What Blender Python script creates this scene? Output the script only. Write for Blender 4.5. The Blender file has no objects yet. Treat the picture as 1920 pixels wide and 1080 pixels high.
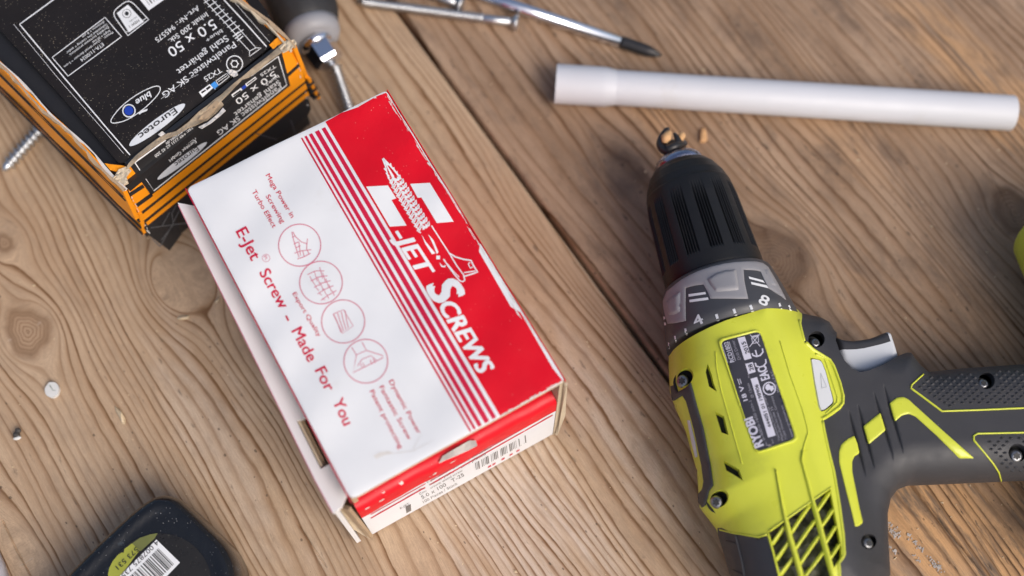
import bpy, bmesh, math, random
import numpy as np
from mathutils import Vector, Matrix
from mathutils.bvhtree import BVHTree
from mathutils.geometry import delaunay_2d_cdt

random.seed(7); RNG = np.random.default_rng(7)
SC = bpy.context.scene
COL = SC.collection
# ------------------------------------------------------------------ camera
F, TILT, CAMZ = 2254.0, 0.369, 0.55          # focal length in photo pixels, tilt from straight down, height (m)
cam_d = bpy.data.cameras.new('camera'); cam = bpy.data.objects.new('camera', cam_d); COL.objects.link(cam)
cam.location = (0, 0, CAMZ); cam.rotation_euler = (TILT, 0, 0)
cam_d.sensor_width = 36; cam_d.lens = F / 1920 * 36
cam_d.clip_start = 0.01; cam_d.clip_end = 50
cam_d.dof.use_dof = True; cam_d.dof.focus_distance = 0.532; cam_d.dof.aperture_fstop = 3.7
SC.camera = cam
# ------------------------------------------------------------------ light: soft hazy daylight from the lower right
SUN_EL, SUN_AZ = math.radians(44), math.radians(138)
w = bpy.data.worlds.new('World'); SC.world = w; w.use_nodes = True
nt = w.node_tree; bg = nt.nodes['Background']
sky = nt.nodes.new('ShaderNodeTexSky'); sky.sky_type = 'NISHITA'; sky.sun_disc = False
sky.sun_elevation = SUN_EL; sky.sun_rotation = SUN_AZ; sky.air_density = 1.0; sky.dust_density = 4.5; sky.ozone_density = 1.0
nt.links.new(sky.outputs[0], bg.inputs[0]); bg.inputs[1].default_value = 0.13
sl = bpy.data.lights.new('sun', 'SUN'); so = bpy.data.objects.new('sun', sl); COL.objects.link(so)
sl.energy = 1.5; sl.angle = math.radians(34); sl.color = (1.0, 0.97, 0.93)
sdir = Vector((math.sin(SUN_AZ)*math.cos(SUN_EL), math.cos(SUN_AZ)*math.cos(SUN_EL), math.sin(SUN_EL)))
so.rotation_euler = sdir.to_track_quat('Z', 'Y').to_euler(); so.location = sdir * 3
SC.view_settings.view_transform = 'Standard'; SC.view_settings.look = 'None'
SC.view_settings.gamma = 1; SC.view_settings.exposure = 0.14
SC.render.resolution_x = 1024; SC.render.resolution_y = 576

# ------------------------------------------------------------------ photo pixel -> point in space
CO = np.array([0, 0, CAMZ])
CR = np.array([[1, 0, 0], [0, math.cos(TILT), -math.sin(TILT)], [0, math.sin(TILT), math.cos(TILT)]])
def rays(P):
    P = np.asarray(P, float).reshape(-1, 2)
    d = np.stack([(P[:, 0]-960)/F, -(P[:, 1]-540)/F, -np.ones(len(P))], 1)
    return d @ CR.T
def atz(P, z):
    d = rays(P); t = (z-CAMZ)/d[:, 2]
    return CO + d*t[:, None] if np.ndim(t) else CO + d*t
def at(px, py, z): return atz([(px, py)], z)[0]
def plane_map(o, n):
    o = np.asarray(o, float); n = np.asarray(n, float); n = n/np.linalg.norm(n)
    if n @ (CO-o) < 0: n = -n
    def f(P, lift=0.0):
        d = rays(P); t = ((o - CO) @ n)/(d @ n)
        return CO + d*t[:, None] + n*lift
    return f
def bvh_map(bvh):
    def f(P, lift=0.0):
        out = np.full((len(P), 3), np.nan)
        o = Vector(CO)
        for i, d in enumerate(rays(P)):
            h, nn, _, _ = bvh.ray_cast(o, Vector(d).normalized(), 5)
            if h is not None:
                L = lift[i] if np.ndim(lift) else lift
                out[i] = np.array(h + (nn if nn.dot(Vector(d)) < 0 else -nn)*L)
        ok = ~np.isnan(out[:, 0])
        if not ok.all() and ok.any():          # points just past the edge take the nearest hit
            Q = np.asarray(P, float); good = np.where(ok)[0]
            for i in np.where(~ok)[0]:
                j = good[np.argmin(((Q[good]-Q[i])**2).sum(1))]; out[i] = out[j]
        return out
    return f

# ------------------------------------------------------------------ objects
ORG = {}
def tag(o, label=None, cat=None, group=None, kind=None):
    if label: o['label'] = label
    if cat: o['category'] = cat
    if group: o['group'] = group
    if kind: o['kind'] = kind
    return o
def thing(name, loc, label=None, cat=None, group=None, kind=None):
    o = bpy.data.objects.new(name, None); COL.objects.link(o); o.location = loc; o.empty_display_size = .02
    ORG[o.name] = np.array(loc, float)
    return tag(o, label, cat, group, kind)
def mesh_obj(name, V, Fc, mat, parent=None, smooth=False, kind=None, label=None):
    V = np.asarray(V, float); org = ORG[parent.name] if parent else np.zeros(3)
    me = bpy.data.meshes.new(name); me.from_pydata((V-org).tolist(), [], [list(map(int, f)) for f in Fc]); me.update()
    if smooth: me.polygons.foreach_set('use_smooth', [True]*len(me.polygons))
    o = bpy.data.objects.new(name, me); COL.objects.link(o)
    for m in (mat if isinstance(mat, (list, tuple)) else [mat]): me.materials.append(m)
    if parent: o.parent = parent
    ORG[o.name] = org
    if kind: o['kind'] = kind
    if label: o['label'] = label
    return o
def solo(name, V, Fc, mat, label, cat, group=None, smooth=False, kind=None):
    V = np.asarray(V, float); c = np.array([V[:, 0].mean(), V[:, 1].mean(), V[:, 2].min()])
    o = mesh_obj(name, V-c, Fc, mat, None, smooth); o.location = c; ORG[o.name] = c
    return tag(o, label, cat, group, kind)
class MB:
    def __init__(s): s.V = []; s.F = []; s.n = 0
    def add(s, V, Fc):
        V = np.asarray(V, float).reshape(-1, 3); s.V.append(V); s.F += [[i+s.n for i in f] for f in Fc]; s.n += len(V); return s
    def build(s, name, mat, parent=None, **k): return mesh_obj(name, np.concatenate(s.V), s.F, mat, parent, **k)
    def data(s): return np.concatenate(s.V), s.F
    def bvh(s): return BVHTree.FromPolygons([Vector(v) for v in np.concatenate(s.V)], s.F)
HEX = [(0, 3, 2, 1), (4, 5, 6, 7), (0, 1, 5, 4), (1, 2, 6, 5), (2, 3, 7, 6), (3, 0, 4, 7)]
def hexa(b, t): return np.array(list(b)+list(t), float), HEX     # 4 bottom corners, 4 top corners
def bevel(o, w, seg=2):
    m = o.modifiers.new('bevel', 'BEVEL'); m.width = w; m.segments = seg; m.limit_method = 'ANGLE'; m.angle_limit = .6
    return o

# ------------------------------------------------------------------ polygons
def inside(P, poly):
    P = np.asarray(P, float); poly = np.asarray(poly, float)
    x, y = P[:, 0], P[:, 1]; r = np.zeros(len(P), bool)
    x0, y0 = poly[:, 0], poly[:, 1]; x1, y1 = np.roll(x0, -1), np.roll(y0, -1)
    for a, b, c, d in zip(x0, y0, x1, y1):
        if b != d: r ^= ((b > y) != (d > y)) & (x < (c-a)*(y-b)/(d-b)+a)
    return r
def dist_poly(P, poly, closed=True):
    P = np.asarray(P, float); A = np.asarray(poly, float); B = np.roll(A, -1, 0)
    if not closed: A, B = A[:-1], B[:-1]
    best = np.full(len(P), 1e18)
    for a, b in zip(A, B):
        e = b-a; L = e @ e
        t = np.clip(((P-a) @ e)/L if L > 0 else np.zeros(len(P)), 0, 1)
        best = np.minimum(best, ((P-a-t[:, None]*e)**2).sum(1))
    return np.sqrt(best)
def densify(poly, sp, closed=True):
    poly = np.asarray(poly, float); out = []
    n = len(poly)
    for i in range(n if closed else n-1):
        a, b = poly[i], poly[(i+1) % n]; k = max(1, int(math.ceil(np.linalg.norm(b-a)/sp)))
        out += [a+(b-a)*j/k for j in range(k)]
    if not closed: out.append(poly[-1])
    return np.array(out)
def rounded(poly, r, seg=5):
    poly = np.asarray(poly, float); n = len(poly); out = []
    for i in range(n):
        p, a, b = poly[i], poly[i-1], poly[(i+1) % n]
        rr = r[i] if np.ndim(r) else r
        u, v = a-p, b-p; lu, lv = np.linalg.norm(u), np.linalg.norm(v)
        d = min(rr, lu*.48, lv*.48)
        if d <= 0: out.append(p); continue
        A, B = p+u/lu*d, p+v/lv*d
        for t in np.linspace(0, 1, seg): out.append((1-t)**2*A+2*t*(1-t)*p+t*t*B)
    return np.array(out)
def spline(P, n=8, closed=False):
    P = np.asarray(P, float); N = len(P); out = []
    g = (lambda i: P[i % N]) if closed else (lambda i: P[min(max(i, 0), N-1)])
    for i in range(N if closed else N-1):
        p0, p1, p2, p3 = g(i-1), g(i), g(i+1), g(i+2)
        for t in np.arange(n)/n:
            out.append(.5*((2*p1)+(p2-p0)*t+(2*p0-5*p1+4*p2-p3)*t*t+(3*p1-p0-3*p2+p3)*t**3))
    if not closed: out.append(P[-1])
    return np.array(out)
def ellipse(c, r, n=28, r2=None, d=(1, 0)):
    d = np.array(d, float); d /= np.linalg.norm(d); e = np.array([-d[1], d[0]])
    t = np.arange(n)/n*2*math.pi; r2 = r if r2 is None else r2
    return np.array(c)+np.cos(t)[:, None]*d*r+np.sin(t)[:, None]*e*r2
def cdt(poly, holes=(), sp=None, extra=None, rings=()):
    """triangulate a polygon (with holes); returns 2D verts, triangles, boundary edges"""
    loops = [np.asarray(poly, float)]+[np.asarray(h, float) for h in holes]
    if sp: loops = [densify(l, sp) for l in loops]
    pts = []; edges = []; n = 0
    for l in loops:
        pts.append(l); edges += [(n+i, n+(i+1) % len(l)) for i in range(len(l))]; n += len(l)
    inn = []
    if sp:
        lo, hi = loops[0].min(0), loops[0].max(0)
        gx = np.arange(lo[0], hi[0], sp); gy = np.arange(lo[1], hi[1], sp*.866)
        G = np.array([(x+(j % 2)*sp*.5, y) for j, y in enumerate(gy) for x in gx])
        if len(G): inn.append((G, sp*.45))
    if len(rings):
        l = loops[0]; T = np.roll(l, -1, 0)-np.roll(l, 1, 0); T /= np.linalg.norm(T, axis=1)[:, None]+1e-12
        area = (l[:, 0]*np.roll(l[:, 1], -1)-np.roll(l[:, 0], -1)*l[:, 1]).sum()
        Nn = np.stack([-T[:, 1], T[:, 0]], 1)*(1 if area > 0 else -1)
        for r in rings: inn.append((l+Nn*r, r*.85))
    if extra is not None and len(extra): inn.append((np.asarray(extra, float), (sp or 1)*.05))
    allp = []
    for G, md in inn:
        k = inside(G, loops[0])
        for h in loops[1:]: k &= ~inside(G, h)
        G = G[k]
        if len(G):
            k = np.ones(len(G), bool)
            for l in loops: k &= dist_poly(G, l) > md
            allp.append(G[k])
    P = np.concatenate(pts+allp)
    V, E, T, *_ = delaunay_2d_cdt([Vector(p) for p in P], edges, [], 0, 1e-7)
    V = np.array([tuple(v) for v in V]); T = np.array([t for t in T if len(t) == 3])
    C = V[T].mean(1); k = inside(C, loops[0])
    for h in loops[1:]: k &= ~inside(C, h)
    T = T[k]
    cnt = {}
    for t in T:
        for a, b in ((t[0], t[1]), (t[1], t[2]), (t[2], t[0])):
            cnt[(a, b)] = 1
    B = [e for e in cnt if (e[1], e[0]) not in cnt]
    return V, T, B
def shell(V3, T, B, off, cap=False):
    """surface + skirt; off = vector(s) added to boundary points for the skirt foot"""
    V3 = np.asarray(V3); bi = sorted({i for e in B for i in e}); ix = {b: k for k, b in enumerate(bi)}
    n = len(V3); m = len(bi); top = V3[bi]
    off = np.asarray(off, float); foot = top+(off[bi] if off.ndim == 2 else off)
    V = np.concatenate([V3, top, foot]); Fc = [list(t) for t in T]
    Fc += [[n+ix[b], n+ix[a], n+m+ix[a], n+m+ix[b]] for a, b in B]
    if cap:
        o2 = off if off.ndim == 2 else np.tile(off, (n, 1)); k = len(V)
        V = np.concatenate([V, V3+o2]); Fc += [[k+t[0], k+t[2], k+t[1]] for t in T]
    return V, Fc
def orient(V3, T, B, towards):
    a = V3[T[:, 1]]-V3[T[:, 0]]; b = V3[T[:, 2]]-V3[T[:, 0]]
    nrm = np.cross(a, b).sum(0)
    if nrm @ towards < 0: return T[:, ::-1], [(j, i) for i, j in B]
    return T, B
def drape(mp, poly, lift=.0003, holes=(), sp=6, depth=.0006, edge=None, view=None):
    """a patch traced in the photo, laid with real thickness on the surface behind it"""
    V, T, B = cdt(poly, holes, sp, rings=(() if edge is None else (edge[0]*.4, edge[0])))
    L = np.full(len(V), lift)
    if edge is not None:
        d = np.full(len(V), 1e9)
        for l in [poly]+list(holes): d = np.minimum(d, dist_poly(V, l))
        L = lift-edge[1]*(1-np.clip(d/edge[0], 0, 1))**2
    V3 = mp(V, L) if edge is not None and mp.__name__ == 'f' and 'bvh' in mp.__qualname__ else mp(V, lift if edge is None else 0.0)
    V0 = mp(V, lift-depth)
    up = CO-V3.mean(0); T, B = orient(V3, T, B, up)
    return shell(V3, T, B, V0-V3)
def strip(pts, w0, w1=None, closed=False):
    """outline polygon of a stroke"""
    P = np.asarray(pts, float); w1 = w0 if w1 is None else w1
    t = np.linspace(0, 1, len(P)); w = (w0+(w1-w0)*t)/2
    if closed: T = np.roll(P, -1, 0)-np.roll(P, 1, 0)
    else: T = np.gradient(P, axis=0)
    T /= np.linalg.norm(T, axis=1)[:, None]+1e-12; N = np.stack([-T[:, 1], T[:, 0]], 1)*w[:, None]
    return P+N, P-N
class Ink:
    """flat print: strokes, fills and letters traced in the photo and laid on a surface"""
    def __init__(s, mp, lift=.00008, sp=None): s.mp = mp; s.lift = lift; s.mb = MB(); s.sp = sp
    def fill(s, poly, holes=(), sp=None, up=0):
        V, T, B = cdt(poly, holes, sp or s.sp); V3 = s.mp(V, s.lift+up)
        T, B = orient(V3, T, B, CO-V3.mean(0)); s.mb.add(V3, T.tolist()); return s
    def line(s, pts, w, w1=None, closed=False, sp=None):
        sp = sp or s.sp; P = densify(pts, sp, closed) if sp else np.asarray(pts, float)
        A, Bq = strip(P, w, w1, closed); n = len(P)
        V3 = s.mp(np.concatenate([A, Bq]), s.lift)
        q = [[i, (i+1) % n, n+(i+1) % n, n+i] for i in range(n if closed else n-1)]
        nn = np.cross(V3[q[0][1]]-V3[q[0][0]], V3[q[0][2]]-V3[q[0][0]])
        if nn @ (CO-V3[0]) < 0: q = [f[::-1] for f in q]
        s.mb.add(V3, q); return s
    def text(s, st, c0, c1, cap, bold=0.0, shear=0.0, flip=1):
        V, Fc, w, base, top = glyphs(st, 0.0, shear)
        c0 = np.array(c0, float); c1 = np.array(c1, float); d = c1-c0; L = np.linalg.norm(d); u = d/L
        up = np.array([u[1], -u[0]])*flip
        for j, (bx, by) in enumerate([(0, 0)] if bold <= 0 else [(-1, -.7), (1, -.7), (1, .7), (-1, .7)]):
            x = (V[:, 0])/w*(L-2*bold*cap)/L + (bold*cap*(1+bx))/L; y = (V[:, 1]-.5*.72)/.72 + bold*by
            V3 = s.mp(c0+x[:, None]*d+y[:, None]*up*cap, s.lift+j*.000008)
            f = Fc[0]; nn = np.cross(V3[f[1]]-V3[f[0]], V3[f[2]]-V3[f[0]])
            s.mb.add(V3, [g[::-1] for g in Fc] if nn @ (CO-V3[0]) < 0 else Fc)
        return s
    def build(s, name, mat, parent, label=None):
        return s.mb.build(name, mat, parent, label=label)
_gl = {}
def glyphs(st, bold, shear):
    k = (st, bold, shear)
    if k in _gl: return _gl[k]
    cu = bpy.data.curves.new('t', 'FONT'); cu.body = st; cu.size = 1; cu.offset = bold; cu.shear = shear; cu.resolution_u = 3
    o = bpy.data.objects.new('t', cu); COL.objects.link(o)
    me = bpy.data.meshes.new_from_object(o.evaluated_get(bpy.context.evaluated_depsgraph_get()))
    V = np.array([v.co[:] for v in me.vertices]); Fc = [list(p.vertices) for p in me.polygons]
    bpy.data.objects.remove(o); bpy.data.curves.remove(cu); bpy.data.meshes.remove(me)
    V[:, 0] -= V[:, 0].min()
    _gl[k] = (V, Fc, V[:, 0].max(), 0, .72); return _gl[k]
def lathe(p0, p1, prof, seg=32, flat_up=None, rfun=None, caps=True):
    """prof: list of (distance along axis from p0 in m, radius)"""
    p0 = np.asarray(p0, float); ax = np.asarray(p1, float)-p0; ax /= np.linalg.norm(ax)
    up = np.array([0, 0, 1.]) if abs(ax[2]) < .9 else np.array([1., 0, 0])
    s = np.cross(ax, up); s /= np.linalg.norm(s); t = np.cross(s, ax)
    V = []
    for i, (d, r) in enumerate(prof):
        for j in range(seg):
            a = 2*math.pi*j/seg; rr = rfun(d, a, r) if rfun else r
            V.append(p0+ax*d+(s*math.cos(a)+t*math.sin(a))*rr)
    n = len(prof)
    Fc = [[i*seg+j, i*seg+(j+1) % seg, (i+1)*seg+(j+1) % seg, (i+1)*seg+j] for i in range(n-1) for j in range(seg)]
    if caps: Fc += [list(range(seg))[::-1], [(n-1)*seg+j for j in range(seg)]]
    return np.array(V), Fc

# ------------------------------------------------------------------ materials
def srgb(r, g, b):
    return tuple((c/255/12.92 if c/255 <= .04045 else ((c/255+.055)/1.055)**2.4) for c in (r, g, b))
class NT:
    def __init__(s, m): s.t = m.node_tree; s.n = s.t.nodes; s.b = s.n['Principled BSDF']
    def new(s, k, **kw):
        x = s.n.new(k)
        for a, v in kw.items(): setattr(x, a, v)
        return x
    def link(s, a, b): s.t.links.new(a, b)
    def val(s, sock, v):
        if isinstance(v, (int, float, tuple, list)): sock.default_value = v
        else: s.link(v, sock)
    def math(s, op, a, b=0.0, c=0.0, clamp=False):
        x = s.new('ShaderNodeMath', operation=op, use_clamp=clamp)
        for i, v in enumerate((a, b, c)): s.val(x.inputs[i], v)
        return x.outputs[0]
    def noise(s, vec, scale, detail=3, rough=.55, dist=0.0):
        x = s.new('ShaderNodeTexNoise'); s.val(x.inputs['Vector'], vec); x.inputs['Scale'].default_value = scale
        x.inputs['Detail'].default_value = detail; x.inputs['Roughness'].default_value = rough; x.inputs['Distortion'].default_value = dist
        return x.outputs[0]
    def ramp(s, v, stops):
        x = s.new('ShaderNodeValToRGB'); s.link(v, x.inputs[0]); e = x.color_ramp.elements
        while len(e) < len(stops): e.new(.5)
        for q, (p, c) in zip(e, stops): q.position = p; q.color = (c, c, c, 1) if np.ndim(c) == 0 else (*c, 1)
        return x.outputs[0]
    def mix(s, f, a, b, mode='MIX'):
        x = s.new('ShaderNodeMix', data_type='RGBA', blend_type=mode)
        s.val(x.inputs[0], f)
        for i, v in ((6, a), (7, b)):
            if isinstance(v, (tuple, list)): v = (*v, 1) if len(v) == 3 else v
            s.val(x.inputs[i], v)
        return x.outputs[2]
    def bump(s, h, strength, dist):
        x = s.new('ShaderNodeBump'); x.inputs['Strength'].default_value = strength; x.inputs['Distance'].default_value = dist
        s.link(h, x.inputs['Height']); s.link(x.outputs[0], s.b.inputs['Normal']); return x
    def pos(s): return s.new('ShaderNodeNewGeometry').outputs['Position']
    def obj(s): return s.new('ShaderNodeTexCoord').outputs['Object']
def newmat(name):
    m = bpy.data.materials.new(name); m.use_nodes = True; return m, NT(m)
def mat(name, col, rough=.5, var=.06, vscale=60, metal=0.0, grain=0.0, gscale=900, specks=0.0, speck_col=(.6, .58, .55), sscale=700, spec=.5, coat=0.0, mottle=None):
    m, k = newmat(name); p = k.obj()
    c = (*col, 1)
    n = k.noise(p, vscale, 4)
    f = k.ramp(n, [(.3, 1-var), (.7, 1+var)])
    x = k.mix(1.0, c, f, 'MULTIPLY')
    if mottle:                       # dirt with its own shape
        d = k.ramp(k.noise(p, mottle[2], 5, .65), [(mottle[3], 0.0), (mottle[3]+.12, 1.0)])
        x = k.mix(k.math('MULTIPLY', d, mottle[1]), x, mottle[0])
    if specks:                       # dust
        v = k.new('ShaderNodeTexVoronoi'); v.inputs['Scale'].default_value = sscale; k.link(p, v.inputs['Vector'])
        g = k.math('LESS_THAN', v.outputs['Distance'], k.math('MULTIPLY', k.noise(p, 55, 2), .25))
        on = k.math('GREATER_THAN', v.outputs['Color'], 1-specks)
        x = k.mix(k.math('MULTIPLY', k.math('MULTIPLY', g, on), .85), x, speck_col)
    k.link(x, k.b.inputs['Base Color'])
    k.b.inputs['Metallic'].default_value = metal
    k.b.inputs['Specular IOR Level'].default_value = spec
    if coat: k.b.inputs['Coat Weight'].default_value = coat; k.b.inputs['Coat Roughness'].default_value = .08
    rr = k.ramp(k.noise(p, vscale*2.3, 3), [(.3, max(.02, rough-.06)), (.7, min(1, rough+.08))])
    k.link(rr, k.b.inputs['Roughness'])
    if grain: k.bump(k.noise(p, gscale, 2), grain, .0004)
    return m
# ------------------------------------------------------------------ the wooden table top
A0, A1 = at(747, 21, 0), at(1253, 709, 0)                  # the open joint between the two boards
EA = (A1-A0)/np.linalg.norm(A1-A0); EB = np.array([-EA[1], EA[0], 0])
if EB[0] < 0: EB = -EB
def ab(P): P = np.asarray(P)-A0; return P @ EA*1000, P @ EB*1000       # along / across the joint, mm
def abp(px, py): a, b = ab(at(px, py, 0)[None]); return a[0], b[0]
_q = np.random.default_rng(21)
def waves(n, la, lb, seed):
    r = np.random.default_rng(seed); k = [(r.normal(0, 1/la), r.normal(0, 1/lb), r.uniform(0, 6.28)) for _ in range(n)]
    return lambda a, b: sum(np.sin(6.283*(ka*a+kb*b)+p) for ka, kb, p in k)/math.sqrt(n/2)
def wood_field(a, b, knots, seed, sp_fun):
    psi = b.copy(); km = np.zeros_like(a); kr = np.zeros_like(a); pt = np.zeros_like(a)
    for (ka, kb, R, el, core, reach) in knots:
        da = (a-ka)/el; db = b-kb; rho2 = da*da+db*db; rho = np.sqrt(rho2)+1e-6
        f = R*R/(rho2+.12*R*R)
        f = np.minimum(f, 1.0)*np.exp(-np.maximum(rho-R*reach, 0)/(R*2.2))
        psi = psi-db*f
        if core < 0: pt = np.maximum(pt, 1/(1+np.exp((rho*(1+.06*np.sin(3*np.arctan2(db, da)))+core)/(.6))))
        if core > 0:
            wob = 1+.10*np.sin(3*np.arctan2(db, da)+ka)+.05*np.sin(7*np.arctan2(db, da))
            km = np.maximum(km, 1/(1+np.exp((rho*wob-core)/(.10*core+.25)))); kr = np.where(rho < core*2.2, rho*wob, kr)
    w1, w2, w3 = waves(9, 300, 70, seed), waves(10, 85, 24, seed+1), waves(12, 26, 10, seed+2)
    psi = psi+2.2*w1(a, b)+.24*w2(a, b)+.05*w3(a, b)
    # ring number as a function of psi: growth rings of uneven width
    r = np.random.default_rng(seed+5); edges = [-420.0]
    while edges[-1] < 420: edges.append(edges[-1]+sp_fun(edges[-1])*r.uniform(.6, 1.45))
    return psi, np.interp(psi, edges, np.arange(len(edges))), km, kr, pt

def wood_mat(name, light, mid, line, linestr, stain, stain_amt, warm=None):
    m, k = newmat(name)
    def attr(n): x = k.new('ShaderNodeAttribute'); x.attribute_name = n; return x
    ph = attr('ring').outputs['Fac']; gv = attr('grain').outputs['Vector']; kn = attr('knot').outputs['Fac']; kr = attr('knotring').outputs['Fac']; wm = attr('warm').outputs['Fac']; pa = attr('patch').outputs['Fac']
    def scaled(v):
        x = k.new('ShaderNodeVectorMath', operation='MULTIPLY'); k.link(gv, x.inputs[0]); x.inputs[1].default_value = v; return x.outputs[0]
    jit = k.math('MULTIPLY_ADD', k.noise(scaled((.09, .55, 1)), 1, 3), .34, -.17)
    p = k.math('ADD', ph, jit); fr = k.math('FRACT', p)
    wn = k.new('ShaderNodeTexWhiteNoise', noise_dimensions='1D'); k.link(k.math('FLOOR', p), wn.inputs['W'])
    prof = k.ramp(fr, [(0, .62), (.06, .10), (.25, .0), (.66, .07), (.84, .55), (.94, 1.0), (1.0, .62)])
    rs = k.math('MULTIPLY_ADD', wn.outputs['Value'], .85, .30)
    brk = k.ramp(k.noise(scaled((.014, .12, 1)), 1, 3), [(.30, .45), (.62, 1.15)])
    ln = k.math('MULTIPLY', k.math('MULTIPLY', prof, rs), k.math('MULTIPLY', brk, linestr), clamp=True)
    ln = k.math('MULTIPLY', ln, k.math('MULTIPLY_ADD', pa, -.92, 1.0))
    halo = k.math('MULTIPLY', k.math('MULTIPLY', k.ramp(fr, [(0, .5), (.08, .05), (.40, .0), (.72, .55), (.92, .9), (1.0, .5)]), rs), k.math('MULTIPLY_ADD', pa, -.9, 1.0), clamp=True)
    base = k.mix(k.ramp(k.noise(scaled((.011, .06, 1)), 1, 4, .6), [(.32, 0), (.68, 1)]), mid, light)
    if warm: base = k.mix(wm, base, k.mix(k.ramp(k.noise(scaled((.022, .16, 1)), 1, 6, .68), [(.50, 0), (.62, 1)]), warm[0], warm[1]))
    fib = k.noise(scaled((.16, 4.5, 1)), 1, 4, .65)
    base = k.mix(1.0, base, k.ramp(fib, [(.28, .80), (.72, 1.17)]), 'MULTIPLY')
    fine = k.noise(scaled((1.6, 7, 1)), 1, 2, .6)
    base = k.mix(1.0, base, k.ramp(fine, [(.3, .88), (.7, 1.10)]), 'MULTIPLY')
    x = k.mix(k.math('MULTIPLY', halo, .55), base, (light[0]*.80, light[1]*.66, light[2]*.50))
    x = k.mix(ln, x, line)
    # knots
    krn = k.math('FRACT', k.math('ADD', k.math('MULTIPLY', kr, .62), k.math('MULTIPLY', k.noise(scaled((.2, .2, 1)), 1, 2), .6)))
    kc = k.mix(k.ramp(krn, [(0, 0), (.7, .45), (1, 1)]), tuple(c*1.02 for c in mid), tuple(c*.95 for c in line))
    x = k.mix(k.math('MULTIPLY', kn, .85), x, kc)
    ed = k.math('MULTIPLY', k.math('MULTIPLY', kn, k.math('SUBTRACT', 1.0, kn)), 2.9, clamp=True)
    x = k.mix(k.math('MULTIPLY', ed, .75), x, tuple(c*.9 for c in line))
    # weathering blotches, pores and dark specks
    bl = k.ramp(k.noise(scaled((.03, .07, 1)), 1, 5, .7), [(.50, 0), (.74, 1)])
    x = k.mix(k.math('MULTIPLY', bl, stain_amt), x, stain)
    st = k.ramp(k.noise(scaled((.10, .42, 1)), 1, 4, .6), [(.655, 0), (.73, 1)])
    x = k.mix(k.math('MULTIPLY', st, min(.8, stain_amt*1.5)), x, tuple(c*.45 for c in stain))
    v = k.new('ShaderNodeTexVoronoi'); v.inputs['Scale'].default_value = .30; k.link(scaled((.55, 1, 1)), v.inputs['Vector'])
    sp = k.math('MULTIPLY', k.math('LESS_THAN', v.outputs['Distance'], k.math('MULTIPLY', v.outputs['Color'], .17)), k.math('GREATER_THAN', k.noise(scaled((.05, .05, 1)), 1, 3), .50))
    x = k.mix(k.math('MULTIPLY', sp, .62), x, (.045, .032, .025))
    # pale dust and scuffs
    d = k.ramp(k.noise(scaled((.5, 1.6, 1)), 1, 2, .5), [(.725, 0), (.76, 1)])
    x = k.mix(k.math('MULTIPLY', d, .30), x, (.50, .42, .34))
    k.link(x, k.b.inputs['Base Color'])
    k.b.inputs['Roughness'].default_value = .68; k.b.inputs['Specular IOR Level'].default_value = .28
    h = k.math('ADD', k.math('MULTIPLY', ln, -.55), k.math('MULTIPLY', fib, .45)); h = k.math('ADD', h, k.math('MULTIPLY', fine, .18))
    h = k.math('SUBTRACT', h, k.math('MULTIPLY', sp, .3))
    k.bump(h, .22, .0006)
    return m
M_WOODL = wood_mat('weathered_pine', (.53, .382, .255), (.43, .290, .182), (.180, .090, .040), 1.20, (.20, .145, .105), .38, warm=((.60, .49, .395), (.50, .38, .28)))
M_WOODR = wood_mat('dark_pine', (.44, .300, .200), (.27, .172, .108), (.105, .048, .020), 1.08, (.105, .074, .056), .70, warm=((.60, .345, .165), (.17, .125, .092)))

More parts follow.
